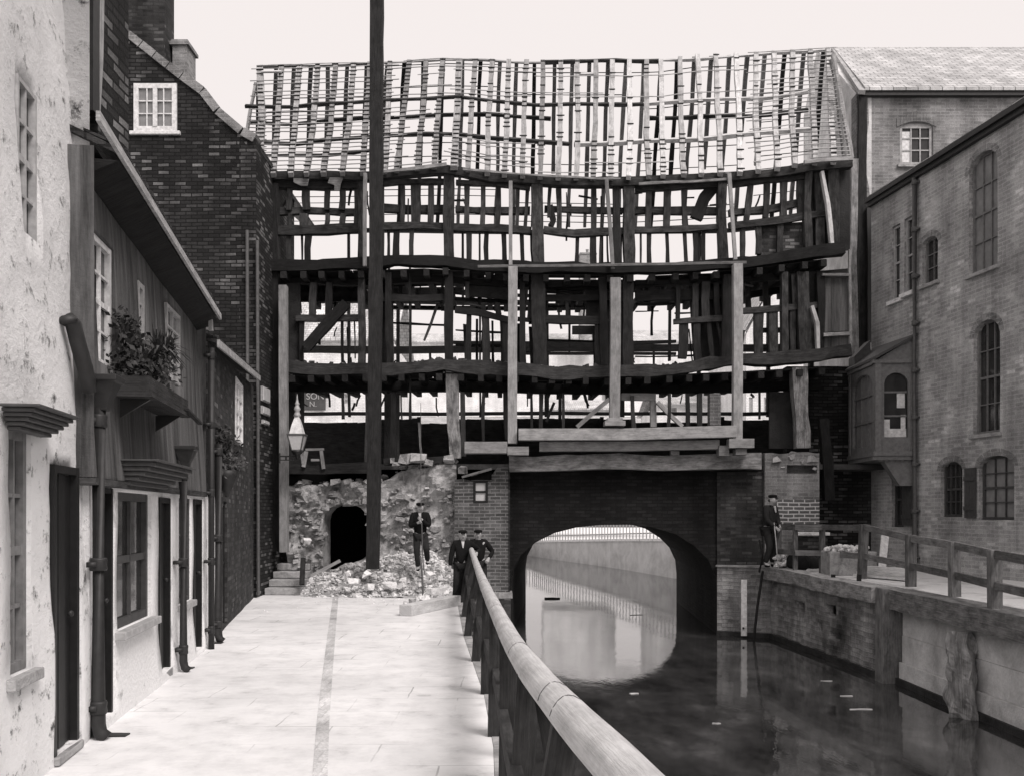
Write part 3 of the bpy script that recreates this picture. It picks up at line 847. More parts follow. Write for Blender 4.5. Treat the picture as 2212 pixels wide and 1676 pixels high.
# hanging plant with its pot
base = P(492, 1045, 13.6)
t = plant('hanging_plant', 'trailing plant in a dark pointed pot on the wall of the far cottage', 'hanging plant', base,
      [('l', P(480, 960, 13.7), ((.10, .1, .13), 330, .04)), ('l', P(492, 1000, 13.6), ((.13, .1, .07), 260, .035)), ('b', P(485, 990, 13.65), (40, .25, 1.1, .01))], [M['leaf'], M['leaf_l']])
mb = MB(); mb.lathe(P(490, 1050, 13.6), [(0.03, -0.15), (0.07, -0.05), (0.13, 0.12), (0.17, 0.22), (0.15, 0.22)], 12); mb.build('pot', M['iron'], t, smooth=True)

# ================================================================== BIG DARK BRICK GABLE
GY = 20.4
G1 = Wall((-9.8, GY), (-5.37, GY), -1)
gp = [(40, -190), (150, -60), (250, 50), (395, 165), (440, 198), (472, 240), (525, 285), (553, 300), (560, 305)]
def gtop(u):
    px = 1106 + (G1.a.x + u) / GY * F
    for (x0, y0), (x1, y1) in zip(gp, gp[1:]):
        if px <= x1: break
    y = y0 + (y1 - y0) * (px - x0) / (x1 - x0)
    return EYE - (y - 1110) / F * GY
t = thing('brick_gable_house', G1.p(G1.L / 2, 0), 'tall soot blackened brick gable house with one small white window', 'house')
gw = (G1.u(289), G1.u(383), EYE + (1110 - 285) / F * GY, EYE + (1110 - 181) / F * GY)
wall_mesh(G1, 0, 15.2, [gw], 0.12, lambda u, z: G1.n * noisy(u, z, 0.03, 0.8, 3), step=0.35, top=gtop).build('gable_wall', M['brick_dark'], t)
window(t, G1, gw, 4, 3, 0.10, 0.022, M['white_paint'], M['glass_pale'], inset=0.02, sill=M['white_paint'], sash=False)
x0 = G1.u(336)
mb = MB(); wbox(mb, G1, x0 - 0.045, x0 + 0.045, gw[2] + 0.1, gw[3] - 0.1, 0.01, 0.04); mb.build('mullion', M['white_paint'], t)
GS = Wall((-5.37, GY + 0.003), (-5.42, 24.2), -1)
wall_mesh(GS, 0, 9.62, [], 0.12, None, step=1.0).build('side_wall', M['brick_dark'], t)
mb = MB()
for i in range(len(gp) - 2):
    a = P(gp[i][0], gp[i][1], GY); b = P(gp[i + 1][0], gp[i + 1][1], GY)
    for q in range(max(1, int((b - a).length / 0.34))):
        k = max(1, int((b - a).length / 0.34)); a1 = a.lerp(b, q / k); b1 = a.lerp(b, (q + 0.94) / k); j = R.uniform(-.012, .02)
        dn = Vector((-(b - a).z, 0, (b - a).x)).normalized()
        dn = dn if dn.z > 0 else -dn
        mb.hexa([a1 - dn * 0.1 + Vector((0, -0.05, 0)), b1 - dn * 0.1 + Vector((0, -0.05, 0)), b1 - dn * 0.1 + Vector((0, 0.4, 0)), a1 - dn * 0.1 + Vector((0, 0.4, 0))],
                [a1 + dn * (0.06 + j) + Vector((0, -0.05, 0)), b1 + dn * (0.06 + j) + Vector((0, -0.05, 0)), b1 + dn * (0.06 + j) + Vector((0, 0.4, 0)), a1 + dn * (0.06 + j) + Vector((0, 0.4, 0))])
mb.build('gable_coping', M['brick_mid'], t)
mb = MB()
for i in range(len(gp) - 2):
    a = P(gp[i][0], gp[i][1], GY) + Vector((0, .41, -.14)); b = P(gp[i + 1][0], gp[i + 1][1], GY) + Vector((0, .41, -.14)); k = Vector((0, 6, 0)); z1 = Vector((0, 0, .12))
    mb.hexa([a, b, b + k, a + k], [a + z1, b + z1, b + k + z1, a + k + z1])
mb.build('roof', M['tile_dark'], t)
def chimney(parent, px0, px1, pyt, pyb, Y, d=0.6, mat=None, pots=0, name='chimney'):
    a = P(px0, pyb, Y); b = P(px1, pyt, Y); mb = MB(); w_ = b.x - a.x; cx = (a.x + b.x) / 2
    mb.box((cx, Y + d / 2, (a.z + b.z) / 2 - 0.06), (w_, d, b.z - a.z - 0.12))
    mb.box((cx, Y + d / 2, b.z - 0.09), (w_ + 0.1, d + 0.1, 0.08)); mb.box((cx, Y + d / 2, b.z - 0.024), (w_ + 0.04, d + 0.04, 0.05))
    o = mb.build(name, mat or M['brick_mid'], parent, bevel=0.01)
    for i in range(pots):
        q = MB(); q.lathe((a.x + w_ * (i + 0.5) / pots, Y + d / 2, b.z), [(0.13, 0), (0.1, 0.05), (0.09, 0.35), (0.12, 0.38), (0.12, 0.42), (0.08, 0.42)], 12); q.build('chimney_pot', M['mid_stone'], o, smooth=True)
    return o
chimney(t, 272, 356, -70, 230, 21.4, 0.6, M['brick_grubby'])
chimney(t, 372, 404, 86, 240, 21.7, 0.6)
for px, y0 in ((534, 498), (556, 520)):
    mb = MB(); mb.tube([P(px, y0, GY - 0.09), P(px + 2, 1285, GY - 0.09)], 0.035, 8); mb.build('downpipe', M['pipe_grey'], t)
for y0, y1, a in ((836, 867, 1.0), (878, 895, 1.0), (907, 916, .8)):
    p0 = P(572, y0, 21.0); p1 = P(592, y1, 21.0)
    mb = MB(); X = -5.375; k = 20.9
    mb.box((X + 0.02, k + 0.2, (p0.z + p1.z) / 2), (0.05, 0.62 * a, p0.z - p1.z)); f = mb.build('window', M['pale_paint'], t)
    g = MB(); g.box((X + 0.05, k + 0.2, (p0.z + p1.z) / 2), (0.02, 0.54 * a, p0.z - p1.z - 0.04)); g.build('pane', M['glass_bright'], f)  # pale panes stand in for daylight showing through openings
# ground floor: dark entry and steps at the foot of the passage
t = thing('stone_steps', P(608, 1272, 21.4), 'worn stone steps rising into the dark passage beside the brick gable', 'steps')
mb = MB()
for i in range(4):
    z = 0.16 * i; y = 21.0 + 0.33 * i
    mb.box((-5.37 + 0.42, y + 0.7, z + 0.078), (0.80 - 0.02 * i, 1.4, 0.152))
mb.build('step', M['step'], t, bevel=0.02)
# ================================================================== TIMBER FRAMED HOUSE ON THE BRIDGE
FY, RY, BY = 22.0, 25.0, 28.0
S = F / FY
tf = thing('timber_frame_house', (1.6, 23.5, 2.9), 'sagging timber framed house stripped to its bare beams and rafters on top of the bridge', 'building')
def interp(tab, x):
    if x <= tab[0][0]: return tab[0][1]
    for (x0, y0), (x1, y1) in zip(tab, tab[1:]):
        if x <= x1: return y0 + (y1 - y0) * (x - x0) / (x1 - x0)
    return tab[-1][1]
EAVE = [(540, 372), (700, 370), (800, 368), (960, 352), (1000, 358), (1060, 370), (1200, 378), (1330, 378), (1480, 372), (1600, 368), (1680, 358), (1740, 346), (1850, 342)]
RIDGE = [(540, 146), (800, 138), (960, 130), (1173, 134), (1420, 133), (1500, 122), (1640, 116), (1800, 106)]
def member(name, pts, w, Y=FY, d=0.14, mat='oak_front', jit=0.014, chip=0.2, ref=(0, 1, 0), parent=tf, step=0.35):
    mb = MB()
    mb.beam([P(a, b, Y) for a, b in pts], w / F * Y, d, ref=ref, jit=jit, step=step, chip=chip)
    return mb.build(name, M[mat], parent)
# --- wall plate, bressummers, rails
member('wall_plate', [(568, 382), (700, 382), (800, 384), (960, 368), (1000, 374), (1060, 388), (1200, 396), (1330, 396), (1450, 390), (1570, 388), (1680, 376), (1745, 364), (1838, 356)], 17, 21.95, 0.24)
member('wall_plate', [(575, 400), (700, 402), (780, 400)], 16, 22.05, 0.2, 'oak_dark')
member('eaves_fillet', [(824, 372), (900, 364), (965, 356)], 6, 21.7, 0.06, 'beam_pale')
member('eaves_fillet', [(1737, 352), (1842, 344)], 8, 21.65, 0.1, 'pale_wood')
member('eaves_fillet', [(1000, 366), (1100, 376), (1300, 386), (1340, 386)], 4, 21.7, 0.05, 'beam_pale')
member('eaves_fillet', [(1380, 398), (1480, 394), (1570, 388)], 5, 21.7, 0.05, 'beam_pale')
TOPR = [('rail', [(824, 398), (965, 394)], 10), ('rail', [(985, 396), (1060, 400), (1145, 410)], 8), ('rail', [(1372, 408), (1550, 402)], 12), ('rail', [(1575, 402), (1740, 384)], 9),
        ('midrail', [(594, 458), (780, 458)], 13), ('midrail', [(824, 450), (962, 455)], 16), ('midrail', [(984, 453), (1145, 458)], 13), ('midrail', [(1176, 452), (1345, 458)], 12), ('midrail', [(1372, 456), (1552, 458)], 15), ('midrail', [(1574, 461), (1650, 454), (1745, 438)], 14),
        ('rail', [(594, 497), (700, 498), (785, 494)], 20), ('rail', [(824, 490), (965, 490), (1060, 494), (1148, 500)], 15), ('rail', [(1174, 498), (1240, 505), (1300, 502), (1350, 500)], 15), ('rail', [(1370, 498), (1470, 498), (1555, 492)], 12), ('rail', [(1574, 490), (1650, 481), (1805, 460)], 15)]
for n_, p_, w_ in TOPR: member('rail', p_, w_, 22.18 if n_ == 'midrail' else 22.03, 0.15, 'oak_front', .018, .22)
member('bressummer', [(585, 574), (700, 574), (790, 575), (850, 567), (960, 563), (1040, 574), (1148, 582), (1345, 581), (1500, 578), (1600, 570), (1700, 555), (1822, 540)], 22, 21.9, 0.28, 'oak_dark', .03, .3)
member('bressummer', [(590, 607), (790, 612), (960, 604), (1100, 616), (1345, 616), (1590, 606), (1760, 592)], 13, 22.3, 0.2, 'oak_dark')
member('bressummer', [(625, 792), (780, 799), (850, 802), (900, 796), (960, 784), (1040, 790), (1107, 797), (1200, 806), (1330, 803), (1450, 800), (1520, 790), (1600, 780), (1770, 768), (1835, 760)], 25, 21.9, 0.3, 'oak', .04, .35)
member('bressummer', [(625, 838), (960, 834), (1107, 838), (1330, 842), (1600, 838), (1770, 832)], 19, 23.0, 0.25, 'oak_dark')
member('sill_beam', [(625, 1012), (700, 1014), (795, 1010)], 22, 22.1, 0.3, 'oak_dark')
member('sill_beam', [(830, 998), (960, 992)], 16, 22.0, 0.25, 'oak_dark')
# --- middle storey rails
for p_, w_, Y_, m_ in (([(640, 688), (785, 688)], 14, 22.03, 'oak_front'), ([(824, 644), (962, 644)], 15, 22.05, 'oak_dark'), ([(983, 670), (1040, 676), (1105, 692)], 13, 22.03, 'oak_dark'),
                       ([(983, 649), (1105, 655)], 9, 22.6, 'oak_dark'), ([(1118, 690), (1150, 692)], 8, 22.03, 'oak_dark'), ([(1176, 690), (1300, 693)], 17, 22.03, 'oak_dark'), ([(1176, 645), (1345, 645)], 14, 22.2, 'oak_dark'), ([(1176, 622), (1345, 626)], 6, 22.4, 'oak_dark'), ([(1176, 632), (1260, 634)], 4, 22.5, 'oak_dark'),
                       ([(1372, 612), (1590, 612)], 9, 22.2, 'oak_dark'), ([(1372, 641), (1590, 636)], 22, 22.2, 'oak_dark'), ([(1455, 694), (1600, 688)], 12, 22.03, 'oak_front'), ([(1605, 672), (1690, 666), (1775, 659)], 13, 22.03, 'oak_front')):
    member('rail', p_, w_, Y_, 0.13, m_)
# --- posts through the whole height
for nm, pts, w_, d_, m_ in (
    ('post', [(594, 400), (592, 575), (596, 780), (596, 1190)], 20, 0.25, 'oak_dark'), ('post', [(781, 390), (782, 575)], 15, 0.2, 'oak_front'), ('post', [(781, 590), (781, 785)], 15, 0.18, 'oak_front'),
    ('post', [(970, 368), (970, 575)], 22, 0.25, 'oak_front'), ('post', [(970, 590), (970, 785)], 18, 0.25, 'oak_dark'), ('post', [(977, 800), (979, 900), (982, 990)], 26, 0.26, 'post_white'),
    ('post', [(1160, 392), (1162, 490), (1166, 578)], 25, 0.25, 'oak_front'), ('post', [(1162, 590), (1166, 795)], 30, 0.25, 'oak_dark'),
    ('post', [(1331, 400), (1334, 580)], 15, 0.2, 'oak_dark'), ('post', [(1356, 392), (1360, 580)], 23, 0.25, 'oak_front'), ('post', [(1358, 595), (1356, 800)], 22, 0.25, 'oak_dark'),
    ('post', [(1560, 385), (1560, 570)], 19, 0.25, 'oak_front'), ('post', [(1570, 595), (1568, 780)], 22, 0.22, 'oak_dark'),
    ('post', [(1745, 370), (1742, 450), (1744, 548)], 15, 0.22, 'oak_front'), ('post', [(1798, 362), (1800, 540)], 24, 0.22, 'oak_front'),
    ('post', [(1732, 590), (1738, 765)], 26, 0.24, 'oak_front'), ('post', [(1693, 590), (1694, 765)], 14, 0.2, 'oak_front'), ('post', [(1770, 590), (1772, 765)], 16, 0.2, 'oak_dark'),
    ('post', [(1724, 795), (1728, 880), (1730, 968)], 30, 0.28, 'post_white'), ('post', [(810, 590), (806, 800)], 14, 0.2, 'oak_dark'), ('post', [(840, 590), (842, 795)], 14, 0.2, 'oak_dark'),
    ('post', [(1300, 600), (1306, 790)], 16, 0.2, 'oak_dark'), ('post', [(1128, 600), (1130, 790)], 12, 0.2, 'oak_dark')):
    member(nm, pts, w_, 22.0, d_, m_, 0.02, 0.15)
# --- studs: x top, y top, x bottom, y bottom, width
ST = [(627, 408, 624, 455, 9), (661, 408, 661, 455, 14), (707, 408, 706, 455, 10), (740, 408, 740, 455, 11), (626, 463, 625, 490, 8), (658, 463, 658, 490, 16), (706, 463, 704, 490, 10), (742, 463, 738, 490, 11), (772, 405, 770, 490, 12),
      (624, 506, 624, 565, 11), (653, 506, 653, 565, 3), (667, 506, 666, 565, 11), (753, 506, 753, 565, 3),
      (870, 402, 870, 486, 8), (897, 402, 898, 486, 18), (931, 402, 930, 486, 11), (882, 430, 882, 486, 3), (838, 498, 838, 560, 3), (856, 497, 856, 560, 12), (890, 497, 890, 560, 11), (824, 405, 826, 560, 10),
      (1008, 395, 1008, 490, 11), (1043, 398, 1041, 492, 12), (1076, 400, 1074, 496, 10), (1118, 410, 1115, 498, 8), (1140, 410, 1136, 498, 8), (1013, 500, 1013, 565, 11), (1036, 500, 1037, 567, 3), (1050, 500, 1050, 570, 10), (1089, 502, 1090, 572, 10), (1126, 505, 1130, 574, 9), (1147, 505, 1150, 574, 6),
      (1206, 408, 1207, 500, 11), (1284, 408, 1283, 500, 12), (1300, 425, 1300, 498, 3), (1188, 408, 1186, 470, 8), (1247, 510, 1247, 575, 10), (1282, 508, 1283, 575, 14), (1298, 508, 1298, 575, 4), (1313, 508, 1315, 575, 4), (1342, 505, 1342, 575, 4),
      (1402, 400, 1400, 494, 11), (1440, 400, 1440, 494, 14), (1477, 400, 1482, 494, 12), (1402, 504, 1402, 575, 9), (1441, 504, 1442, 573, 9), (1478, 503, 1481, 572, 8), (1502, 500, 1502, 572, 12), (1518, 500, 1518, 570, 9), (1510, 505, 1511, 570, 2), (1385, 505, 1384, 575, 4),
      (1622, 396, 1612, 478, 13), (1656, 392, 1654, 472, 13), (1694, 386, 1692, 468, 14), (1728, 376, 1728, 465, 12), (1604, 494, 1603, 562, 9), (1769, 368, 1770, 545, 18), (1640, 488, 1640, 550, 12), (1685, 482, 1686, 550, 14),
      (677, 612, 677, 685, 14), (711, 612, 709, 685, 15), (654, 695, 652, 780, 10), (740, 695, 740, 783, 5), (886, 585, 886, 795, 5), (1012, 680, 1012, 782, 12), (1048, 682, 1050, 785, 15), (1092, 695, 1094, 790, 14), (1008, 610, 1008, 645, 9), (1045, 655, 1045, 672, 10), (1074, 655, 1076, 680, 11),
      (1224, 655, 1225, 684, 6), (1142, 655, 1144, 690, 8), (1176, 700, 1182, 798, 6), (1288, 700, 1292, 798, 8),
      (1465, 618, 1464, 690, 9), (1476, 700, 1474, 775, 20), (1503, 615, 1500, 690, 12), (1524, 610, 1524, 688, 16), (1505, 700, 1508, 780, 14), (1530, 697, 1538, 778, 8), (1548, 690, 1560, 778, 6), (1545, 612, 1548, 690, 10), (1584, 640, 1588, 778, 10),
      (1637, 678, 1637, 768, 17), (1670, 672, 1671, 764, 17), (1710, 665, 1712, 762, 12), (1716, 595, 1718, 658, 18), (1752, 665, 1756, 762, 10),
      (640, 848, 640, 905, 6), (792, 850, 792, 1008, 6), (740, 855, 742, 905, 5), (1045, 848, 1045, 955, 8), (1218, 850, 1218, 925, 7), (886, 805, 887, 905, 5), (850, 848, 850, 990, 12), (866, 850, 868, 905, 4), (1000, 848, 1002, 985, 9), (1094, 848, 1096, 950, 12), (1148, 848, 1150, 925, 6), (1170, 850, 1170, 925, 8), (1486, 850, 1486, 925, 8), (1510, 850, 1512, 925, 12), (1368, 855, 1368, 925, 10), (1445, 850, 1445, 925, 6), (1640, 848, 1640, 905, 4)]
for i, (x0, y0, x1, y1, w_) in enumerate(ST):
    w_ *= R.uniform(.85, 1.15)
    member('stud', [(x0 + R.uniform(-1, 1), y0), ((x0 + x1) / 2 + R.uniform(-1.3, 1.3), (y0 + y1) / 2), (x1 + R.uniform(-1, 1), y1)], w_, 22.06, max(0.05, min(0.13, w_ / 95)), 'oak_front' if (y0 < 490 or x0 > 1590) and w_ > 6 else 'oak_dark' if R.random() < .6 else 'oak', 0.015, 0.2)
# --- torn laths, splinters and scraps still hanging on
def torn(n, x0, x1, y0, y1, vert, w0=1.6, w1=4.5, l0=14, l1=60):
    for _ in range(n):
        x = R.uniform(x0, x1); y = R.uniform(y0, y1); l_ = R.uniform(l0, l1); a = R.gauss(0, .22) if R.random() < .8 else R.uniform(-1, 1)
        dx, dy = (math.sin(a) * l_, math.cos(a) * l_) if vert else (math.cos(a) * l_, math.sin(a) * l_ * .5)
        Y = R.choice((22.12, 22.25, 22.6, 23.4, 25.0)); k = 22 / Y
        mb = MB(); mb.beam([P(x, y, Y), P(x + dx / 2 + R.uniform(-2, 2), y + dy / 2, Y), P(x + dx, y + dy, Y)], R.uniform(w0, w1) / F * Y, 0.02, jit=.006, chip=.4, step=.15)
        mb.build('torn_lath', M['oak_dark'] if R.random() < .75 else M['oak_front'], tf)
torn(12, 600, 1720, 396, 470, True); torn(8, 600, 1720, 410, 480, False)
torn(26, 610, 1730, 596, 720, True, 2, 7, 20, 90); torn(18, 980, 1620, 600, 700, False, 2, 6, 20, 80); torn(12, 640, 1600, 770, 795, True, 2, 5, 8, 24); torn(16, 640, 1700, 845, 870, True, 2, 6, 10, 50)
mb = MB()
for i in range(170):
    x = R.uniform(640, 1760); y = interp([(625, 780), (780, 787), (850, 790), (960, 773), (1107, 785), (1200, 794), (1330, 792), (1450, 788), (1600, 769), (1770, 756)], x)
    mb.rock(P(x, y + R.uniform(-1, 3), 21.9 + R.uniform(-.05, .3)), R.uniform(.02, .06) * (2.4 if 1250 < x < 1290 and R.random() < .4 else 1), .8, 0, .8)
tag(mb.build('debris', M['earth'], tf), kind='stuff')
# --- braces
for pts, w_, Y_, m_ in (([(748, 655), (705, 702), (660, 752)], 22, 21.95, 'oak_dark'), ([(1546, 398), (1520, 430), (1503, 474)], 26, 22.12, 'oak_dark'), ([(1188, 445), (1196, 478), (1190, 490)], 12, 22.1, 'oak_dark'), ([(1775, 372), (1788, 440), (1796, 532)], 7, 21.85, 'pale_wood'), ([(1753, 662), (1764, 700), (1766, 760)], 7, 21.85, 'pale_wood')):
    member('brace', pts, w_, Y_, 0.14, m_, 0.01, 0.15)
# --- infill panels that remain
def panel(nm, q, Y, mat, th=0.07, parent=tf):
    mb = MB(); mb.prism([P(x, y, Y) for x, y in q], (0, th, 0)); return mb.build(nm, M[mat], parent)
panel('infill_panel', [(1636, 492), (1738, 480), (1738, 552), (1636, 556)], 22.12, 'brick_grubby')
panel('infill_panel', [(1750, 372), (1836, 364), (1836, 540), (1750, 548)], 22.14, 'soot_plaster')
panel('infill_panel', [(1700, 592), (1836, 580), (1836, 762), (1700, 768)], 22.16, 'soot_plaster')
panel('infill_panel', [(1778, 602), (1832, 600), (1832, 715), (1778, 718)], 21.98, 'grey_plaster', 0.05)
panel('infill_panel', [(1778, 728), (1834, 726), (1834, 756), (1778, 758)], 21.98, 'grey_plaster', 0.05)
panel('infill_panel', [(604, 612), (648, 612), (650, 790), (604, 790)], 22.15, 'soot_plaster')
panel('infill_panel', [(1488, 612), (1592, 606), (1592, 786), (1500, 792)], 22.3, 'soot_plaster')
panel('infill_panel', [(1236, 704), (1296, 704), (1300, 722), (1236, 722)], 22.3, 'soot_plaster')
panel('infill_panel', [(1000, 608), (1100, 616), (1100, 648), (1010, 640)], 22.3, 'soot_plaster')
panel('infill_panel', [(572, 398), (596, 398), (600, 800), (576, 830)], 22.5, 'soot_plaster')
panel('infill_panel', [(648, 612), (790, 614), (790, 652), (648, 652)], 23.2, 'soot_plaster')
panel('infill_panel', [(818, 604), (850, 604), (848, 795), (818, 795)], 22.3, 'soot_plaster')
panel('infill_panel', [(1142, 604), (1182, 604), (1182, 700), (1142, 700)], 22.3, 'soot_plaster')
panel('infill_panel', [(830, 850), (862, 850), (862, 1000), (830, 1000)], 22.4, 'soot_plaster')
for q_ in ([(1266, 606), (1345, 606), (1345, 796), (1292, 796), (1292, 700), (1266, 700)], [(1182, 604), (1262, 606), (1262, 620), (1182, 620)], [(1142, 706), (1182, 706), (1182, 797), (1146, 797)], [(1662, 846), (1716, 846), (1716, 968), (1662, 968)], [(622, 846), (656, 846), (656, 1004), (622, 1004)], [(985, 612), (1003, 612), (1003, 606), (985, 606)], [(1555, 606), (1600, 604), (1600, 780), (1562, 782)], [(1000, 700), (1018, 702), (1018, 790), (1004, 788)]):
    panel('infill_panel', q_, 22.36, 'soot_plaster')
for x0, y0, x1, y1, w_ in ((1034, 606, 1036, 665, 9), (1070, 612, 1072, 672, 8), (1084, 690, 1086, 790, 9), (1030, 690, 1030, 784, 5), (1064, 694, 1066, 786, 5), (866, 606, 866, 640, 7), (908, 606, 908, 640, 3), (1118, 700, 1120, 790, 8), (1204, 624, 1204, 655, 8), (1240, 610, 1240, 655, 7), (1396, 606, 1396, 655, 8), (1430, 606, 1430, 640, 7), (690, 700, 690, 745, 4), (1412, 760, 1412, 795, 4), (930, 760, 930, 790, 4), (1614, 600, 1616, 668, 12), (1652, 596, 1654, 664, 11)):
    member('stud', [(x0, y0), (x1, y1)], w_, 22.5, .09, 'oak_dark')
for p_, w_ in (([(850, 700), (960, 703)], 3), ([(984, 745), (1100, 748)], 5), ([(984, 715), (1100, 718)], 3), ([(1180, 735), (1292, 738)], 4), ([(1180, 664), (1264, 664)], 3), ([(1372, 658), (1462, 656)], 5), ([(1372, 770), (1500, 768)], 3), ([(850, 618), (962, 616)], 4), ([(1604, 640), (1690, 626)], 14), ([(1372, 625), (1465, 625)], 6)):
    member('rail', p_, w_, 23.0, .08, 'oak_dark')
panel('plaster_scrap', [(634, 386), (668, 386), (664, 402), (650, 402), (634, 394)], 21.83, 'beam_pale', 0.02)
panel('plaster_scrap', [(712, 384), (742, 384), (736, 398), (734, 412), (722, 412), (722, 400), (708, 396)], 21.83, 'beam_pale', 0.02)
member('window_sill', [(1775, 596), (1832, 594)], 5, 21.9, 0.12, 'beam_pale')
member('window_sill', [(1778, 723), (1836, 721)], 7, 21.9, 0.12, 'beam_pale')
member('corner_board', [(1836, 540), (1838, 770)], 5, 21.9, 0.08, 'beam_pale')
panel('brick_pier', [(1534, 850), (1557, 850), (1557, 918), (1534, 918)], 22.0, 'brick_light', 0.3)
# --- floor joists and what is left of the boards
def joists(py_tab, x0, x1, dx, Y0, Y1, rise, cover):
    x = x0
    while x < x1:
        y = interp(py_tab, x); a = P(x, y, Y0); b = Vector((a.x + R.uniform(-.05, .05), Y1, a.z + rise))
        mb = MB(); mb.beam([a, b], 0.13, 0.15, ref=(0, 0, 1), jit=0.01, step=1.0); mb.build('joist', M['oak_dark'], tf)
        x += dx * R.uniform(0.85, 1.15)
    Y = Y0 + 0.25
    while Y < Y1:
        w_ = R.uniform(0.24, 0.3); x = x0
        while x < x1:
            x2 = min(x1, x + R.uniform(90, 330))
            if R.random() < cover(x, Y) :
                k = (Y - Y0) / (Y1 - Y0) * rise + 0.095
                pa = [P(q, interp(py_tab, q), Y0) + Vector((0, Y - Y0, k)) for q in (x, (x + x2) / 2, x2 - 2)]
                mb = MB(); mb.beam(pa, w_, 0.03, ref=(0, 0, 1), step=3); mb.build('floorboard', M['oak_dark'], tf)
            x = x2
        Y += w_ + 0.02
joists([(600, 594), (850, 592), (960, 586), (1100, 600), (1345, 602), (1590, 592), (1700, 578), (1780, 568)], 612, 1790, 44, 21.75, 25.6, 0.1,
       lambda x, Y: 0.9 if x < 800 else (0.75 if Y < 22.6 else (0.25 if 850 < x < 990 else 0.6)) if x < 1600 else 0.95)
joists([(625, 818), (960, 814), (1107, 818), (1330, 824), (1600, 812), (1780, 802)], 630, 1780, 42, 21.75, 26.0, 0.15, lambda x, Y: 0.93)
# --- rear wall and things seen through the frame
def rear(nm, pts, w_, m_='oak_dark', Y=BY, d=0.15): return member(nm, pts, w_, Y, d, m_, 0.01, 0.1, step=0.9)
rear('rear_beam', [(620, 755), (850, 757), (1200, 752), (1600, 752), (1720, 752)], 15)
rear('rear_beam', [(625, 842), (1000, 840), (1300, 846), (1600, 840), (1780, 836)], 13, Y=26.1)
rear('rear_beam', [(820, 664), (1160, 668), (1345, 664)], 7, Y=25.7)
rear('rear_beam', [(960, 740), (1100, 742), (1300, 742), (1460, 738)], 6)
rear('rear_beam', [(1100, 764), (1300, 764), (1460, 764)], 5)
rear('rear_beam', [(600, 646), (850, 650), (1000, 655), (1160, 655), (1180, 648), (1340, 645)], 9)
rear('rear_beam', [(1640, 715), (1780, 712)], 10)
rear('rear_beam', [(600, 893), (850, 894), (1200, 892), (1600, 894), (1780, 890)], 7)
rear('rear_beam', [(610, 497), (800, 498), (1200, 503), (1550, 500), (1800, 480)], 7, Y=27.9)
for x, y0, y1, w_ in ((753, 500, 900, 5), (886, 520, 1000, 4), (840, 497, 650, 4), (1036, 500, 900, 4), (1095, 700, 900, 6), (1230, 655, 760, 5), (1447, 655, 780, 5), (1210, 840, 960, 6), (1000, 500, 660, 5), (1300, 500, 660, 5), (1510, 500, 900, 7), (640, 640, 900, 9), (1660, 640, 900, 7), (1180, 640, 900, 10), (1344, 640, 900, 9), (1750, 480, 900, 9), (860, 640, 900, 7)):
    rear('rear_stud', [(x, y0), (x + R.uniform(-2, 2), y1)], w_)
# --- roof: rafters follow the sagging plate and ridge
RT = [562, 608, 648, 687, 725, 765, 800, 843, 885, 921, 957, 991, 1027, 1063, 1099, 1137, 1173, 1211, 1247, 1287, 1323, 1359, 1395, 1427, 1468, 1507, 1546, 1590, 1633, 1672, 1711, 1749, 1788]
RB = [560, 590, 628, 662, 699, 739, 783, 832, 857, 901, 938, 981, 1011, 1053, 1090, 1129, 1167, 1205, 1245, 1281, 1319, 1359, 1401, 1432, 1478, 1515, 1557, 1599, 1639, 1680, 1718, 1760, 1800]
nr = Vector((0, -0.77, 0.64))
front = []
for i, (a, b) in enumerate(zip(RT, RB)):
    top = P(a, interp(RIDGE, a), RY); bot = P(b, interp(EAVE, b) + 8, 21.72)
    mid = top.lerp(bot, 0.55) + Vector((R.uniform(-.04, .04), 0.0, 0)) - nr * 0.06
    front.append((bot, mid, top))
def on_slope(trip, t):
    bot, mid, top = trip
    return bot.lerp(mid, t / 0.45) if t < 0.45 else mid.lerp(top, (t - 0.45) / 0.55)
NROW = 27
def keep(i, t):
    if i in (9, 10) and .08 < t < .36: return 0
    if i < 8: return 0.93 if t < 0.55 else (0.9 if int(t * 26) % 3 == 0 else 0.45)
    if i < 11: return 0.7 if t < 0.12 or (0.25 < t < .6 and i < 10) else 0.35 if t < .8 else .55
    if i < 16: return 0.55 if t < 0.2 else 0.22
    if i < 28: return 0.10
    if i < 31: return 0.72
    return 0.985
rows = [(k + 0.5) / NROW for k in range(NROW)]
laths = []
for k, t_ in enumerate(rows):
    run = []
    alive = None; r_ = R.random()
    for i in range(len(front)):
        if i in (0, 8, 11, 16, 28, 31) or R.random() < .12: r_ = R.random()
        on = r_ < keep(i, t_)
        if on: run.append(i)
        if (not on or i == len(front) - 1) and len(run) > 1: laths.append((t_, run[:]))
        if not on: run = []
laths.sort(key=lambda q: -len(q[1]))
def lath_pts(src, t_, run):
    o = nr * 0.085; ps = [on_slope(src[i], t_) + o + Vector((0, 0, R.uniform(-.012, .012))) for i in run]
    d0 = (ps[0] - ps[1]).normalized() * R.uniform(0.05, 0.3); d1 = (ps[-1] - ps[-2]).normalized() * R.uniform(0.05, 0.3)
    return [ps[0] + d0] + ps + [ps[-1] + d1]
rest = MB()
for q, (t_, run) in enumerate(laths):
    mb = MB() if q < 99 else rest
    mb.beam(lath_pts(front, t_, run), 0.027, 0.012, ref=tuple(nr), jit=0.0, step=5)
    if q < 99: mb.build('lath', M['lath'], tf)
if len(laths) > 99: tag(rest.build('laths', M['lath'], tf), kind='stuff')
ends = MB()
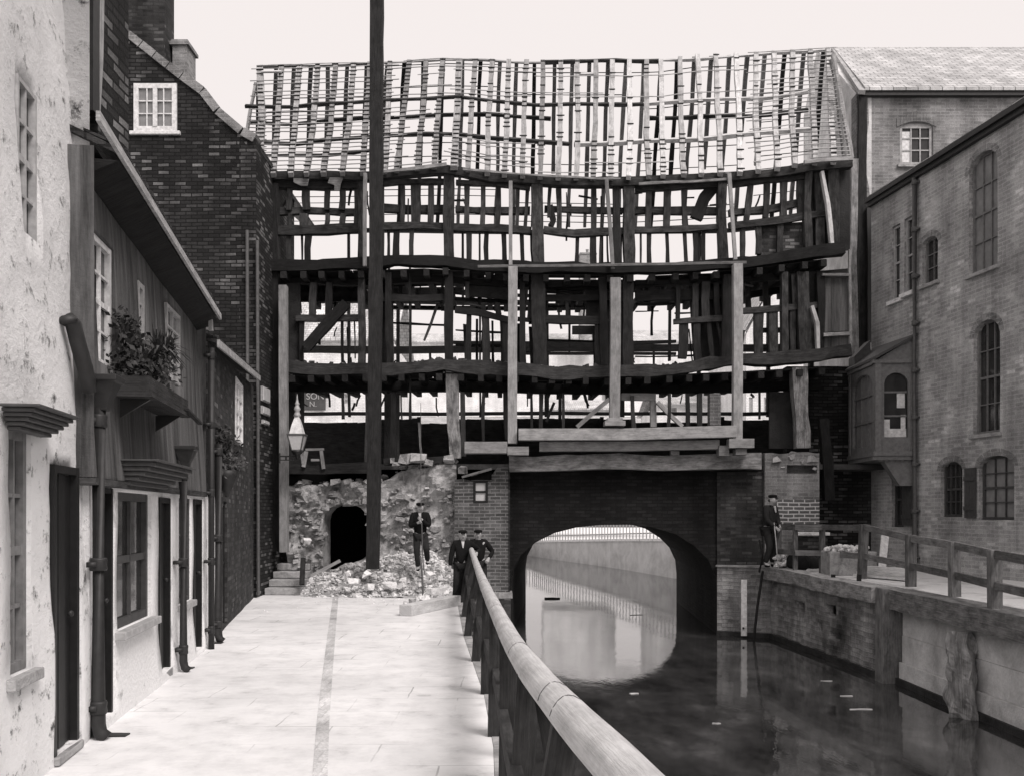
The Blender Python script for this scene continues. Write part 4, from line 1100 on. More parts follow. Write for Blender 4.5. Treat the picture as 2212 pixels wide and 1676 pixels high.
for i, tr in enumerate(front):
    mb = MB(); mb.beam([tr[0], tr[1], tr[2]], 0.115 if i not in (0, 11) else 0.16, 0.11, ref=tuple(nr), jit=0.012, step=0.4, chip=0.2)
    r_ = mb.build('rafter', M['pale_wood'] if i > 19 else M['rafter_grey'], tf)  # right-hand rafters paler: the sky's glare put into their colour
    mb = ends
    for t_ in rows:                                    # broken lath ends still nailed on
        if R.random() < (0.8 if i < 12 else 0.5 if t_ < 0.3 or 12 <= i < 18 else 0.14):
            p = on_slope(tr, t_) + nr * 0.07; h = R.uniform(0.055, 0.095)
            mb.hexa([p + Vector((-h, -.006, -.02)), p + Vector((h, -.006, -.02)), p + Vector((h, .01, -.01)), p + Vector((-h, .01, -.01))], [p + Vector((-h, -.006, .012)), p + Vector((h, -.006, .012)), p + Vector((h, .01, .02)), p + Vector((-h, .01, .02))])
tag(ends.build('lath_ends', M['oak_front'], tf), kind='stuff')
# rear slope
back = []; x = 560
while x < 1800:
    lean = interp([(560, -8), (900, -14), (1200, -4), (1400, -22), (1800, -30)], x)
    top = P(x, interp(RIDGE, x) + 2, RY + 0.12); bot = P(x + lean, interp([(540, 488), (1000, 486), (1350, 492), (1600, 480), (1800, 455)], x), BY)
    back.append((bot, top.lerp(bot, .55), top)); x += 39 * R.uniform(0.9, 1.12)
nb = Vector((0, 0.74, 0.67))
for i, tr in enumerate(back):
    mb = MB(); mb.beam([tr[0], tr[2]] if R.random() < .85 else [tr[0].lerp(tr[2], .35), tr[2]], 0.10, 0.11, ref=tuple(nb), jit=0.015, step=0.6, chip=0.15)
    mb.build('rear_rafter', M['oak'] if R.random() < .4 else M['rafter_grey'], tf)
lb = []
for k in range(24):
    t_ = (k + 0.5) / 24; run = []; r_ = R.random()
    for i in range(len(back)):
        if i % 7 == 0: r_ = R.random()
        on = r_ < (0.75 if t_ < 0.32 else 0.3)
        if on: run.append(i)
        if (not on or i == len(back) - 1) and len(run) > 1: lb.append((t_, run[:]))
        if not on: run = []
for t_, run in sorted(lb, key=lambda q: -len(q[1]))[:60]:
    ps = [on_slope(back[i], t_) + nb * 0.08 for i in run]
    mb = MB(); mb.beam(ps, 0.02, 0.012, ref=tuple(nb), jit=0.004, step=5); mb.build('rear_lath', M['oak'], tf)
# ridge, purlins, collars
def purl(nm, pts, w_, Y_, m_='pale_wood'): return member(nm, pts, w_, Y_, 0.12, m_, 0.02, 0.15, ref=(0, .8, .6))
purl('ridge_board', [(558, 146), (700, 142), (800, 139)], 3, 25.06, 'oak_front')
purl('ridge_board', [(1173, 135), (1300, 134), (1425, 134)], 7, 25.06, 'oak_front')
purl('ridge_board', [(830, 137), (960, 131), (1173, 135)], 3, 25.06, 'lath'); purl('ridge_board', [(1425, 133), (1640, 118), (1790, 107)], 4, 25.06, 'pale_wood')
purl('purlin', [(530, 231), (640, 232), (720, 225), (800, 219), (900, 214), (1000, 211)], 6, 23.75, 'oak_front')
purl('purlin', [(990, 211), (1060, 219), (1160, 226), (1290, 227), (1400, 223)], 6, 23.75, 'oak_front')
purl('purlin', [(1390, 224), (1500, 219), (1640, 213), (1745, 198)], 6, 23.75)
purl('purlin', [(540, 268), (620, 269), (700, 263), (800, 255), (960, 250), (1060, 250), (1190, 258)], 6, 25.6, 'oak_front')
purl('purlin', [(1400, 257), (1630, 251), (1745, 238)], 7, 25.6, 'oak_front')
purl('purlin', [(548, 309), (640, 312), (700, 303), (800, 296)], 6, 22.75, 'oak_front'); purl('purlin', [(824, 296), (900, 292), (1000, 291), (1060, 298), (1140, 307), (1230, 312)], 7, 22.75, 'oak_front')
purl('purlin', [(1240, 312), (1340, 310), (1400, 306), (1520, 300), (1640, 290), (1750, 279)], 8, 22.75)
purl('purlin', [(560, 338), (690, 336), (800, 326)], 5, 22.35, 'oak_front')
purl('collar', [(565, 157), (608, 157)], 4, 24.6); purl('collar', [(1250, 160), (1290, 160)], 4, 24.6, 'pale_wood')
# slanting hip timbers at the two ends
member('hip_rafter', [(553, 180), (541, 235), (533, 292)], 6, 24.5, 0.1, 'pale_wood')
member('hip_rafter', [(1800, 118), (1820, 240), (1840, 342)], 8, 23.8, 0.1, 'pale_wood')
member('hip_rafter', [(1796, 130), (1812, 240), (1824, 342)], 7, 23.2, 0.1, 'beam_pale')
for k in range(22):
    y = 150 + k * 8.8; mb = MB(); a = interp([(140, 1796), (342, 1806)], y); b = interp([(140, 1806), (342, 1841)], y)
    mb.beam([P(a - 8, y + 2, 22.9), P(b, y, 23.3)], 0.03, 0.012, ref=tuple(nr), step=5); mb.build('end_lath', M['lath'], tf)
for k in range(14):
    y = 236 + k * 8; mb = MB(); mb.beam([P(interp([(236, 540), (340, 530)], y), y, 23.6), P(575, y + 2, 23.0)], 0.03, 0.012, ref=tuple(nr), step=5); mb.build('end_lath', M['lath'], tf)

# ================================================================== SHORES AND NEEDLES
def prop(label, pts, w_, d_, Y, m_='prop', name='timber_prop', cat='timber prop', group='timber props shoring the frame', foot=None, jit=0.003):
    mb = MB(); mb.beam([P(a, b, Y) for a, b in pts], w_ / F * Y, d_, jit=jit, step=0.5)
    if foot is None:
        return tag(mb.build(name, M[m_], None, bevel=0.006), label, cat, group)
    q = P(pts[-1][0], pts[-1][1], Y)
    t = thing(name, q, label, cat, group)
    mb.build('post', M[m_], t, bevel=0.006)
    f = MB(); f.box(q + Vector((0, 0, -0.03)), (foot / F * Y, 0.4, 0.11)); f.box(q + Vector((0, 0, 0.055)), (foot / F * Y * 0.75, 0.34, 0.06)); f.build('foot_plate', M[m_], t, bevel=0.006)
    return t
prop('tall grey timber prop behind the street lamp at the left end of the frame', [(612, 618), (613, 900), (614, 1192)], 17, 0.2, 21.55)
prop('thick pale timber prop standing left of the tunnel, above the little brick window', [(1108, 578), (1107, 780), (1107, 958)], 20, 0.2, 21.5)
prop('middle pale timber prop standing on the long needle beam over the tunnel', [(1329, 602), (1329, 760), (1327, 912)], 22, 0.2, 21.4, foot=44)
prop('thick pale timber prop at the right end of the long needle beam', [(1593, 572), (1593, 760), (1592, 950)], 20, 0.2, 21.4)
prop('thin pale strut nailed upright beside the tall mast', [(789, 375), (788, 480), (788, 576)], 8, 0.07, 21.7, group='thin struts on the upper storey')
prop('thin straight strut above the left needle prop', [(1103, 392), (1103, 480), (1103, 574)], 8, 0.07, 21.65, group='thin struts on the upper storey')
prop('thin leaning strut above the middle prop', [(1310, 388), (1317, 480), (1324, 582)], 8, 0.07, 21.65, group='thin struts on the upper storey')
prop('thin leaning strut above the right hand prop', [(1575, 376), (1582, 470), (1588, 562)], 8, 0.07, 21.65, group='thin struts on the upper storey')
prop('long thin ledger plank fixed across the frame below the upper windows', [(1032, 577), (1300, 574), (1612, 568)], 6, 0.08, 21.6, m_='fence_wood', name='ledger_plank', cat='plank', group='x')['group'] = 'planks on the shoring'
t = prop('stout upright mast rising from the rubble past the roof ridge', [(805, 1228), (809, 900), (812, 620), (813, 300), (814, -70)], 27, 0.26, 20.9, m_='oak_dark', name='scaffold_mast', cat='mast', group='x', jit=0.012); del t['group']
g_ = 'needle beams over the tunnel'
prop('longest squared needle beam lying across the tunnel mouth, carrying the middle prop', [(1120, 939), (1350, 938), (1588, 932)], 25, 0.28, 21.4, name='needle_beam', cat='beam', group=g_)
prop('lower needle beam lying directly under the longest one', [(1165, 965), (1350, 964), (1552, 960)], 20, 0.26, 21.62, name='needle_beam', cat='beam', group=g_)
prop('short squared beam end left of the tunnel under the left prop', [(1004, 967), (1050, 967), (1096, 967)], 25, 0.3, 21.45, name='needle_beam', cat='beam', group=g_)
g_ = 'packing blocks under the needle beams'
prop('packing block directly below the left needle prop', [(1096, 974), (1142, 974)], 18, 0.3, 21.42, name='packing_block', cat='timber block', group=g_)
prop('packing block below the right needle prop', [(1572, 958), (1626, 958)], 20, 0.3, 21.42, name='packing_block', cat='timber block', group=g_)
prop('small square block lowest at the right end of the needles', [(1586, 976), (1610, 976)], 13, 0.3, 21.5, name='packing_block', cat='timber block', group=g_)
prop('upright packing block at the right end of the lower needle beam', [(1550, 974), (1572, 974)], 22, 0.3, 21.55, name='packing_block', cat='timber block', group=g_)
prop('small loose block under the middle of the needle beams', [(1448, 978), (1466, 978)], 10, 0.2, 21.7, name='packing_block', cat='timber block', group=g_)
# trestle beside the middle prop
t = thing('trestle', P(1380, 922, 22.3), 'pale timber trestle with slanting legs behind the middle prop', 'trestle')
for nm, pts, w_ in (('top_beam', [(1342, 857), (1416, 858)], 15), ('leg', [(1410, 866), (1411, 922)], 13), ('brace', [(1420, 868), (1444, 893), (1474, 921)], 8), ('brace', [(1316, 862), (1282, 890), (1246, 922)], 9)):
    member(nm, pts, w_, 22.25 if nm != 'brace' else 22.1, 0.12, 'prop', 0.003, 0.03, parent=t)
# small broken bench in the left bay
t = thing('broken_bench', P(690, 1008, 22.0), 'small broken wooden frame standing in the left bay beside the lamp', 'wooden frame')
for nm, pts, w_ in (('top_rail', [(660, 971), (700, 970)], 5), ('leg', [(694, 973), (699, 1012)], 7), ('leg', [(662, 974), (656, 1008)], 8), ('side_rail', [(672, 993), (690, 993)], 5)):
    member(nm, pts, w_, 21.9, 0.05, 'prop', 0.003, 0.03, parent=t)
# ================================================================== THE BRIDGE
br = thing('brick_bridge', (2.4, 22.2, WZ), 'brick bridge with a black tunnel mouth over the river, carrying the stripped timber house', 'bridge')
BW = Wall((P(1085, 0, 22.15).x, 22.15), (P(1665, 0, 22.15).x, 22.15), -1)
cxN = P(1323, 0, 22.5).x; cxF = P(1298, 0, 30.5).x
prof = [(-2.36, WZ - 1.2), (-2.36, 0.1), (-2.31, 0.45), (-2.12, 0.82), (-1.80, 1.10), (-1.35, 1.33), (-0.85, 1.46), (-.3, 1.51), (0.4, 1.51), (0.9, 1.45), (1.4, 1.30), (1.85, 1.02), (2.15, 0.72), (2.33, 0.32), (2.37, -0.1), (2.37, WZ - 1.2)]
mb = MB()                                               # vault: intrados from the near to the far mouth
NS = 14; rings = []
for i in range(NS + 1):
    k = i / NS; y = 22.18 + (30.5 - 22.18) * k; cx = cxN + (cxF - cxN) * k
    rings.append([mb.bm.verts.new((cx + x + 0.02 * noise.noise(Vector((x * 2, y, 0))), y, z + 0.02 * noise.noise(Vector((x * 3, y, 4))))) for x, z in prof])
for a, b in zip(rings, rings[1:]):
    for q in range(len(prof) - 1): mb.face([a[q], a[q + 1], b[q + 1], b[q]])
def spandrel(mb, Y, cx, x0, x1, ztop):                  # wall face round the mouth
    n = len(prof)
    mb.poly([(x0, Y, prof[0][1]), (cx + prof[0][0], Y, prof[0][1]), (cx + prof[1][0], Y, prof[1][1]), (x0, Y, prof[1][1])])
    mb.poly([(cx + prof[-1][0], Y, prof[-1][1]), (x1, Y, prof[-1][1]), (x1, Y, prof[-2][1]), (cx + prof[-2][0], Y, prof[-2][1])])
    mb.poly([(x0, Y, prof[1][1]), (cx + prof[1][0], Y, prof[1][1]), (cx + prof[1][0], Y, ztop), (x0, Y, ztop)])
    mb.poly([(cx + prof[-2][0], Y, prof[-2][1]), (x1, Y, prof[-2][1]), (x1, Y, ztop), (cx + prof[-2][0], Y, ztop)])
    for (xa, za), (xb, zb) in zip(prof[1:-2], prof[2:-1]):
        if abs(xb - xa) < 1e-4: continue
        mb.poly([(cx + xa, Y, za), (cx + xb, Y, zb), (cx + xb, Y, ztop), (cx + xa, Y, ztop)])
spandrel(mb, 22.18, cxN, P(1085, 0, 22.18).x, P(1665, 0, 22.18).x, EYE + 95 / S)
spandrel(mb, 30.5, cxF, -4.0, 9.5, 2.9)
bmesh.ops.remove_doubles(mb.bm, verts=mb.bm.verts[:], dist=1e-4)
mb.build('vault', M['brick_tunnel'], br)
mb = MB(); mb.box((2.4, 26.4, 2.84), (13.2, 8.1, 0.12)); mb.build('deck', M['earth'], br)
mb = MB(); mb.beam([P(1100, 1002, 21.95), P(1250, 999, 21.95), P(1450, 998, 21.95), P(1640, 997, 21.95)], 0.34, 0.42, jit=0.03, chip=0.1, step=0.3); mb.build('lintel_beam', M['lintel'], br)
# left brick pier with its small window
LP = Wall((P(982, 0, 21.8).x, 21.8), (P(1098, 0, 21.8).x, 21.8), -1)
zz = lambda py, Y=21.8: EYE - (py - 1110) / F * Y
hw = (LP.u(1022), LP.u(1054), zz(1086), zz(1037))
def dp_(u, z): return LP.n * noisy(u, z, 0.02, 2.0, 4)
wall_mesh(LP, -2.3, zz(1008), [hw], 0.1, dp_, step=0.3, top=lambda u: zz(1008) - (0.0 if u > 0.75 else 0.28) + 0.05 * noise.noise(Vector((u * 4, 0, 0)))).build('pier', M['brick_pier'], br)
window(br, LP, hw, 1, 2, 0.05, 0.02, M['dark_paint'], M['glass_bright'], inset=0.06, sash=True)
mb = MB(); x = P(1099, 0, 21.8).x; mb.box((x + 0.0, 22.0, 0.2), (0.05, 0.36, 5.0)); mb.build('pier_return', M['brick_grubby'], br)
mb = MB(); wbox(mb, LP, LP.u(1018), LP.u(1062), zz(1037), zz(1024), 0.0, 0.015); mb.build('lintel', M['mid_stone'], br)
# right pier: brick, fresh pointed patch, rendered quoin and low stone wall to the river
RP = Wall((P(1652, 0, 21.9).x, 21.9), (P(1770, 0, 21.9).x, 21.9), -1)
zr = lambda py: EYE - (py - 1110) / F * 21.9
wall_mesh(RP, 0.3, zr(975), [(RP.u(1700), RP.u(1765), zr(1022), zr(1004))], 0.2, lambda u, z: RP.n * noisy(u, z, 0.03, 2, 3), step=0.25, top=lambda u: zr(978) + 0.08 * noise.noise(Vector((u * 5, 3, 0)))).build('pier', M['brick_mid'], br)
mb = MB(); wbox(mb, RP, RP.u(1673), RP.u(1769), zr(1131), zr(1078), 0.0, 0.035); mb.build('pointed_patch', M['brick_pointed'], br)
RW = Wall((P(1549, 0, 22.1).x, 22.1), (P(1682, 0, 21.55).x, 21.55), -1)
wall_mesh(RW, -2.2, 0.56, [], 0.3, lambda u, z: RW.n * noisy(u, z, 0.05, 1.6, 1), step=0.2).build('river_wall', M['quay_brick'], br, smooth=True)
mb = MB(); wbox(mb, RW, 0, RW.L, -1.3, -0.9, -.2, .06); mb.build('tide_band', M['slime'], br)
RW2 = Wall((P(1549, 0, 22.12).x, 22.12), (P(1657, 0, 22.0).x, 22.0), -1)
wall_mesh(RW2, 0.561, 2.72, [], 0.3, lambda u, z: RW2.n * (noisy(u, z, 0.03, 1.6, 1)), step=0.3).build('abutment', M['brick_grubby'], br)
mb = MB()                                              # lime run on the abutment
mb.free() if hasattr(mb, 'free') else None
mb = MB(); wbox(mb, RW, -0.02, RW.L, 0.56, 0.60, -0.3, 0.06); mb.build('coping', M['step'], br)
for q in (((1648, 1150, 10), (1650, 1240, 6)), ((1668, 980, 22), (1700, 990, 20))): pass
mb = MB()
for px, py, w_, h_ in ((1675, 990, 30, 20), (1710, 985, 26, 18), (1752, 990, 24, 22), (1690, 1008, 18, 14), (1735, 996, 20, 12), (1760, 1012, 14, 14)):
    mb.rock(P(px, py, 21.95), w_ / S / 2, 0.7, 1, 0.75)
mb.build('broken_masonry', M['mid_stone'], br)
# parapet hoarding behind the frame (dark boards on the deck)
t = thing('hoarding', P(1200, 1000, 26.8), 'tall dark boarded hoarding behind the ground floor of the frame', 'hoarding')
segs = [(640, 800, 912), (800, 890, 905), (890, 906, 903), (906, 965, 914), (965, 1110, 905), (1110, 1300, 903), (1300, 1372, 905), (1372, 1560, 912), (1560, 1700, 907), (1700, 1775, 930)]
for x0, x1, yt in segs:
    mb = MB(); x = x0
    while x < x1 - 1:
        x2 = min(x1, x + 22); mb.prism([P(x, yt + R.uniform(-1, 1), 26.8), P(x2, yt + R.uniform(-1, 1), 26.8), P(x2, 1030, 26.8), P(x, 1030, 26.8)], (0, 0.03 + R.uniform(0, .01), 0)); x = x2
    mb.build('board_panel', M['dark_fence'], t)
for px in (905, 1095, 1300, 1560):
    mb = MB(); mb.beam([P(px, 900, 26.7), P(px, 1020, 26.7)], 0.1, 0.1); mb.build('post', M['dark_fence'], t)
mb = MB(); mb.beam([P(905, 912, 22.6), P(908, 960, 22.6), P(910, 980, 22.6)], 0.045, 0.04); tag(mb.build('leaning_lath', M['prop']), 'thin pale lath leaning upright against the dark hoarding beside the mast', 'lath')

# ================================================================== RUBBLE WALL under the left of the frame
RB_ = Wall((P(622, 0, 22.2).x, 22.2), (P(986, 0, 22.0).x, 22.0), -1)
zq = lambda py: EYE - (py - 1110) / F * 22.1
hole = (RB_.u(698), RB_.u(794), -0.05, zq(1086), 0.38)
def topr(u):
    px = 622 + u * S * 0.995
    return zq(interp([(622, 1048), (700, 1044), (790, 1046), (830, 1040), (870, 1018), (930, 1010), (960, 1000), (1000, 1004)], px)) + 0.04 * noise.noise(Vector((u * 4, 0, 2)))
def dr_(u, z):
    v = Vector((u, z, 0))
    return RB_.n * (0.22 * noise.noise(v * 1.6) + 0.11 * noise.noise(v * 4) + 0.06 * noise.noise(v * 9)) if not (hole[0] - .05 < u < hole[1] + .05 and z < hole[3]) else RB_.n * (0.04 * noise.noise(v * 5))
t = thing('rubble_wall', RB_.p(RB_.L / 2, 0), 'broken rubble stone wall with a black arched opening under the left bay', 'wall')
wall_mesh(RB_, -0.1, 2.95, [hole], 0.7, dr_, step=0.09, top=topr, back=False).build('masonry', M['rubble'], t)
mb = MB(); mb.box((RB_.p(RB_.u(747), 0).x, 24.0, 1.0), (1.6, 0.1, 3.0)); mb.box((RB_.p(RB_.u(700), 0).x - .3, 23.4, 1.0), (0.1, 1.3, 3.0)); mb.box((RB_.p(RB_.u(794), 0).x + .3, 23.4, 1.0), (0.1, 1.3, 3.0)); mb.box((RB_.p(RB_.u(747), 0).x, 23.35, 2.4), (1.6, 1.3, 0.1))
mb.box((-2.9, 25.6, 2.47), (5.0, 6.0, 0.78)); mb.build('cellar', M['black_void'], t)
mb = MB()                                              # stones standing proud in the face
for i in range(38):
    a = math.pi * i / 37; px = 747 - math.cos(a) * R.uniform(47, 55); py = interp([(0, 1200), (.25, 1130), (.5, 1084), (1, 1084)], math.sin(a)) + R.uniform(-6, 4)
    mb.rock(RB_.p(RB_.u(px), zq(py), R.uniform(-.06, .05)), R.uniform(.05, .10), .7, 1, .8)
for i in range(360):
    px = R.uniform(630, 980); py = R.uniform(1055, 1270)
    if 698 < px < 796 and py > 1078: continue
    if 785 < px < 822: continue
    u = RB_.u(px); q = RB_.p(u, zq(py), 0.06) + dr_(u, zq(py)); mb.rock(q, R.uniform(0.02, 0.09) * (1 if R.random() < .85 else 1.6), 0.55, 0, 0.8)
mb.build('face_stones', M['rubble'], t)
mb = MB()
for i in range(46):
    px = R.uniform(640, 985); mb.rock(P(px, interp([(622, 1046), (790, 1042), (830, 1034), (870, 1012), (930, 1004), (985, 996)], px) + R.uniform(-5, 6), 22.1 + R.uniform(-.1, .25)), R.uniform(0.05, 0.15), 0.6, 1, 0.8)
mb.build('loose_topping', M['mid_stone'], t)
for i, (px, py, r_) in enumerate(((878, 990, .17), (905, 990, .2), (925, 998, .15), (858, 1002, .12), (848, 994, .1), (1000, 1015, .12), (970, 992, .14))):
    mb = MB(); mb.rock(P(px, py, 21.9), r_, 0.75, 1, 0.75)
    tag(mb.build('wall_top_stone', M['mid_stone']), ['large pale stone sitting on the broken wall beside the mast', 'largest rounded block on top of the broken wall between mast and white post', 'tilted stone on the wall top just left of the white post', 'small stone on the wall top nearest the mast', 'flat stone chip lying highest beside the mast', 'stone on the broken shelf above the little brick window', 'stone wedged against the foot of the white post'][i], 'stone', 'stones on top of the broken wall')
t = thing('timber_offcuts', P(1030, 1020, 21.6), 'short pale board with a black one under it, leaning on the broken wall above the little brick window', 'board')
mb = MB(); mb.beam([P(998, 1030, 21.7), P(1062, 1012, 21.7)], 0.05, 0.12); mb.build('top_board', M['beam_pale'], t)
mb = MB(); mb.prism([P(1005, 1032, 21.75), P(1062, 1017, 21.75), P(1062, 1036, 21.75), P(1018, 1036, 21.75)], (0, .04, 0)); mb.build('dark_board', M['black_void'], t)
# rubble heap: a mound and its stones
def heap(x, y):
    px = 1106 + x / y * F
    h = 1.05 * math.exp(-((y - 22.3) / 1.25) ** 2)
    m_ = interp([(590, 0), (640, .25), (700, .45), (760, .62), (800, 0.8), (870, 1.0), (930, 0.9), (975, 0.6), (1000, 0.15), (1020, 0)], px)
    return h * m_ * (1 + 0.25 * noise.noise(Vector((x * 2, y * 2, 0)))) + 0.05 * noise.noise(Vector((x * 7, y * 7, 3))) * (1 if m_ > .1 else 0) - 0.07
mb = MB(); nx, ny = 70, 36; g = []
for j in range(ny + 1):
    y = 20.3 + 2.1 * j / ny; g.append([mb.bm.verts.new((-5.2 + 4.4 * i / nx, y, heap(-5.2 + 4.4 * i / nx, y))) for i in range(nx + 1)])
for j in range(ny):
    for i in range(nx): mb.face([g[j][i], g[j][i + 1], g[j + 1][i + 1], g[j + 1][i]])
tag(mb.build('rubble_mound', M['rubble']), 'mound of stone dust and small rubble against the broken wall', 'rubble', kind='stuff')
mb = MB(); mb2 = MB()
for i in range(90):
    x = R.uniform(-4.6, -1.3); y = R.uniform(17.5, 20.6) if R.random() < .6 else R.uniform(19.6, 20.6)
    mb.rock((x, y, .004), R.uniform(.008, .03), .6, 0, .8)
for i in range(2600):
    x = R.uniform(-4.7, -1.15); y = 20.35 + 1.75 * R.random() ** .8
    px = 1106 + x / y * F
    if px > 985 or px < 650: continue
    if y < 20.9 and R.random() < 0.75 and px < 760: continue
    z = heap(x, y)
    if z < -0.03 and R.random() < .8: continue
    (mb if R.random() < .6 else mb2).rock((x, y, max(z, 0) + 0.01), R.uniform(0.015, 0.06), 0.7, 0, .8)
tag(mb.build('rubble', M['pale_stone']), 'scatter of small pale stone chips over the mound', 'rubble', kind='stuff')
tag(mb2.build('rubble', M['mid_stone']), 'scatter of small grey stone chips over the mound', 'rubble', kind='stuff')
big = [(735, 1262, .12, 'dark round stone at the near left foot of the heap', 0), (765, 1255, .17, 'large leaning slab at the front of the heap', 1), (790, 1240, .16, 'broad pale block near the mast foot', 1), (808, 1228, .13, 'pale block against the mast foot', 1), (800, 1268, .12, 'pale block lying on the path in front of the heap', 1), (820, 1272, .11, 'upright pale stone on the path before the mast', 1), (842, 1262, .15, 'tilted oblong block right of the mast', 1), (868, 1265, .13, 'square block at the front right of the heap', 1), (872, 1250, .1, 'small cube shaped stone behind the square block', 1), (905, 1262, .1, 'stone at the right front below the man with the bar', 1),
       (950, 1248, .13, 'pale block behind the short baulk', 1), (970, 1235, .12, 'pale block beside the brick pier foot', 1), (720, 1240, .1, 'small stone on the left slope of the heap', 1), (752, 1236, .12, 'flat stone high on the left slope', 1), (780, 1218, .1, 'stone at the cellar opening sill', 1), (835, 1240, .1, 'loose stone right beside the mast', 1), (662, 1168, .14, 'squared stone in the left corner by the steps', 1), (690, 1268, .09, 'small stone on the path left of the heap', 0), (955, 1225, .1, 'stone below the brick pier', 1), (928, 1240, .12, 'stone at the foot of the man with the bar', 1)]
for px, py, r_, lb_, k in big:
    Y = 20.55 if py > 1235 else 21.0 if py > 1200 else 21.9
    mb = MB(); mb.rock(P(px, py, Y), r_ * .82, 0.7, 1, 0.72)
    tag(mb.build('rubble_stone', M['pale_stone' if k else 'mid_stone']), lb_, 'stone', 'large loose stones of the heap')
mb = MB(); mb.beam([P(672, 1243, 20.8), P(735, 1210, 20.9)], 0.07, 0.05); tag(mb.build('loose_batten', M['prop']), 'thin batten lying slanting across the left of the rubble heap', 'batten')
mb = MB(); mb.beam([P(655, 1205, 21.2), P(652, 1262, 20.8)], 0.1, 0.06); tag(mb.build('step_side_board', M['dark_fence']), 'dark upright board closing the right side of the steps', 'board')
# baulks on the path
def baulk(a, b, h, dpt, label):
    Y0 = EYE * F / (a[1] - 1110); Y1 = EYE * F / (b[1] - 1110)
    p0 = Vector(((a[0] - 1106) / F * Y0, Y0, h / 2)); p1 = Vector(((b[0] - 1106) / F * Y1, Y1, h / 2))
    mb = MB(); mb.beam([p0, p1], dpt, h, ref=(0, 0, 1), jit=0.004, step=.4)
    return tag(mb.build('timber_baulk', M['rail_wood'], bevel=0.01), label, 'timber baulk', 'timber baulks on the path')
baulk((876, 1330), (983, 1306), 0.19, 0.24, 'squared timber baulk lying on the path nearest the camera')
baulk((944, 1290), (986, 1276), 0.20, 0.22, 'short baulk lying behind the nearer one, at the feet of the boy in the apron')
for px, py, r_, lb_, k in ((893, 1300, .08, 'dark stone at the left of the little pile behind the baulk', 0), (905, 1292, .09, 'stone on top of the little pile behind the baulk', 1), (920, 1290, .12, 'pointed pale stone in the pile behind the baulk', 1), (932, 1275, .12, 'tall pale stone at the back of the pile behind the baulk', 1), (912, 1300, .08, 'small stone low in the pile behind the baulk', 0), (876, 1302, .06, 'smallest chip beside the left end of the baulk', 1)):
    mb = MB(); q = P(px, py, 18.9); q.z = max(q.z, r_ * .5); mb.rock(q, r_, 0.85, 1, 0.72)
    tag(mb.build('piled_stone', M['pale_stone' if k else 'mid_stone']), lb_, 'stone', 'stones piled behind the baulk')

# ================================================================== STREET LAMP on its bracket
LY = 20.9; lc = P(642, 972, LY); s_ = LY / F
t = thing('street_lamp', P(642, 985, LY), 'white topped glass street lantern with a spiked finial on an iron bracket', 'street lamp')
def lz(py): return P(642, py, LY).z - lc.z
mb = MB(); mb.lathe(lc, [(0.20, lz(938)), (0.195, lz(935)), (0.14, lz(918)), (0.085, lz(905)), (0.07, lz(903)), (0.07, lz(899))], 4, rot=math.pi / 4); mb.build('lamp_roof', M['white_paint'], t)
mb = MB(); mb.lathe(lc, [(0.06, lz(900)), (0.085, lz(897)), (0.06, lz(893)), (0.05, lz(888)), (0.075, lz(884)), (0.06, lz(880)), (0.045, lz(878)), (0.04, lz(874)), (0.055, lz(872)), (0.03, lz(868)), (0.018, lz(862)), (0.004, lz(851))], 12); mb.build('finial', M['pale_paint'], t, smooth=True)
mb = MB()
for k in range(4):
    a = math.pi / 4 + k * math.pi / 2; A = lc + Vector((math.cos(a) * 0.245, math.sin(a) * 0.245, lz(939))); B = lc + Vector((math.cos(a) * 0.135, math.sin(a) * 0.135, 0)); mb.tube([A, B], 0.014, 6)
    a2 = a + math.pi / 2; A2 = lc + Vector((math.cos(a2) * 0.245, math.sin(a2) * 0.245, lz(939))); B2 = lc + Vector((math.cos(a2) * 0.135, math.sin(a2) * 0.135, 0)); mb.tube([A, A2], 0.018, 6); mb.tube([B, B2], 0.014, 6)
mb.build('lamp_frame', M['pipe_grey'], t)
mb = MB()
for k in range(4):
    a = math.pi / 4 + k * math.pi / 2; a2 = a + math.pi / 2
    q = [(0.232, a, lz(941)), (0.232, a2, lz(941)), (0.13, a2, 0.012), (0.13, a, 0.012)]
    mb.prism([lc + Vector((math.cos(w_) * r_, math.sin(w_) * r_, z)) for r_, w_, z in q], Vector((math.cos(a + math.pi / 4), math.sin(a + math.pi / 4), 0)) * 0.004)
mb.build('lamp_glass', M['lamp_glass'], t)
mb = MB(); mb.lathe(lc, [(0.13, -0.005), (0.12, -0.05), (0.05, -0.1), (0.035, -0.13), (0.035, -0.2)], 12); mb.build('lamp_base', M['iron'], t, smooth=True)
mb = MB(); mb.beam([P(602, 985, LY), P(646, 985, LY)], 0.03, 0.03); mb.beam([P(604, 993, LY), P(634, 993, LY)], 0.02, 0.02); mb.tube([P(618, 985, LY), P(618, 993, LY)], .02, 8); mb.tube([P(604, 978, LY), P(604, 1000, LY)], .02, 8); mb.tube([P(632, 938, LY), P(634, 982, LY)], .012, 6); mb.tube([P(604, 988, LY), P(604, 988, LY + .6)], .02, 8); mb.build('bracket', M['iron'], t)
mb = MB(); mb.beam([P(652, 975, LY + .3), P(655, 1002, LY + .3)], 0.07, 0.05, jit=.01); mb.build('lamp_stay', M['beam_pale'], t)

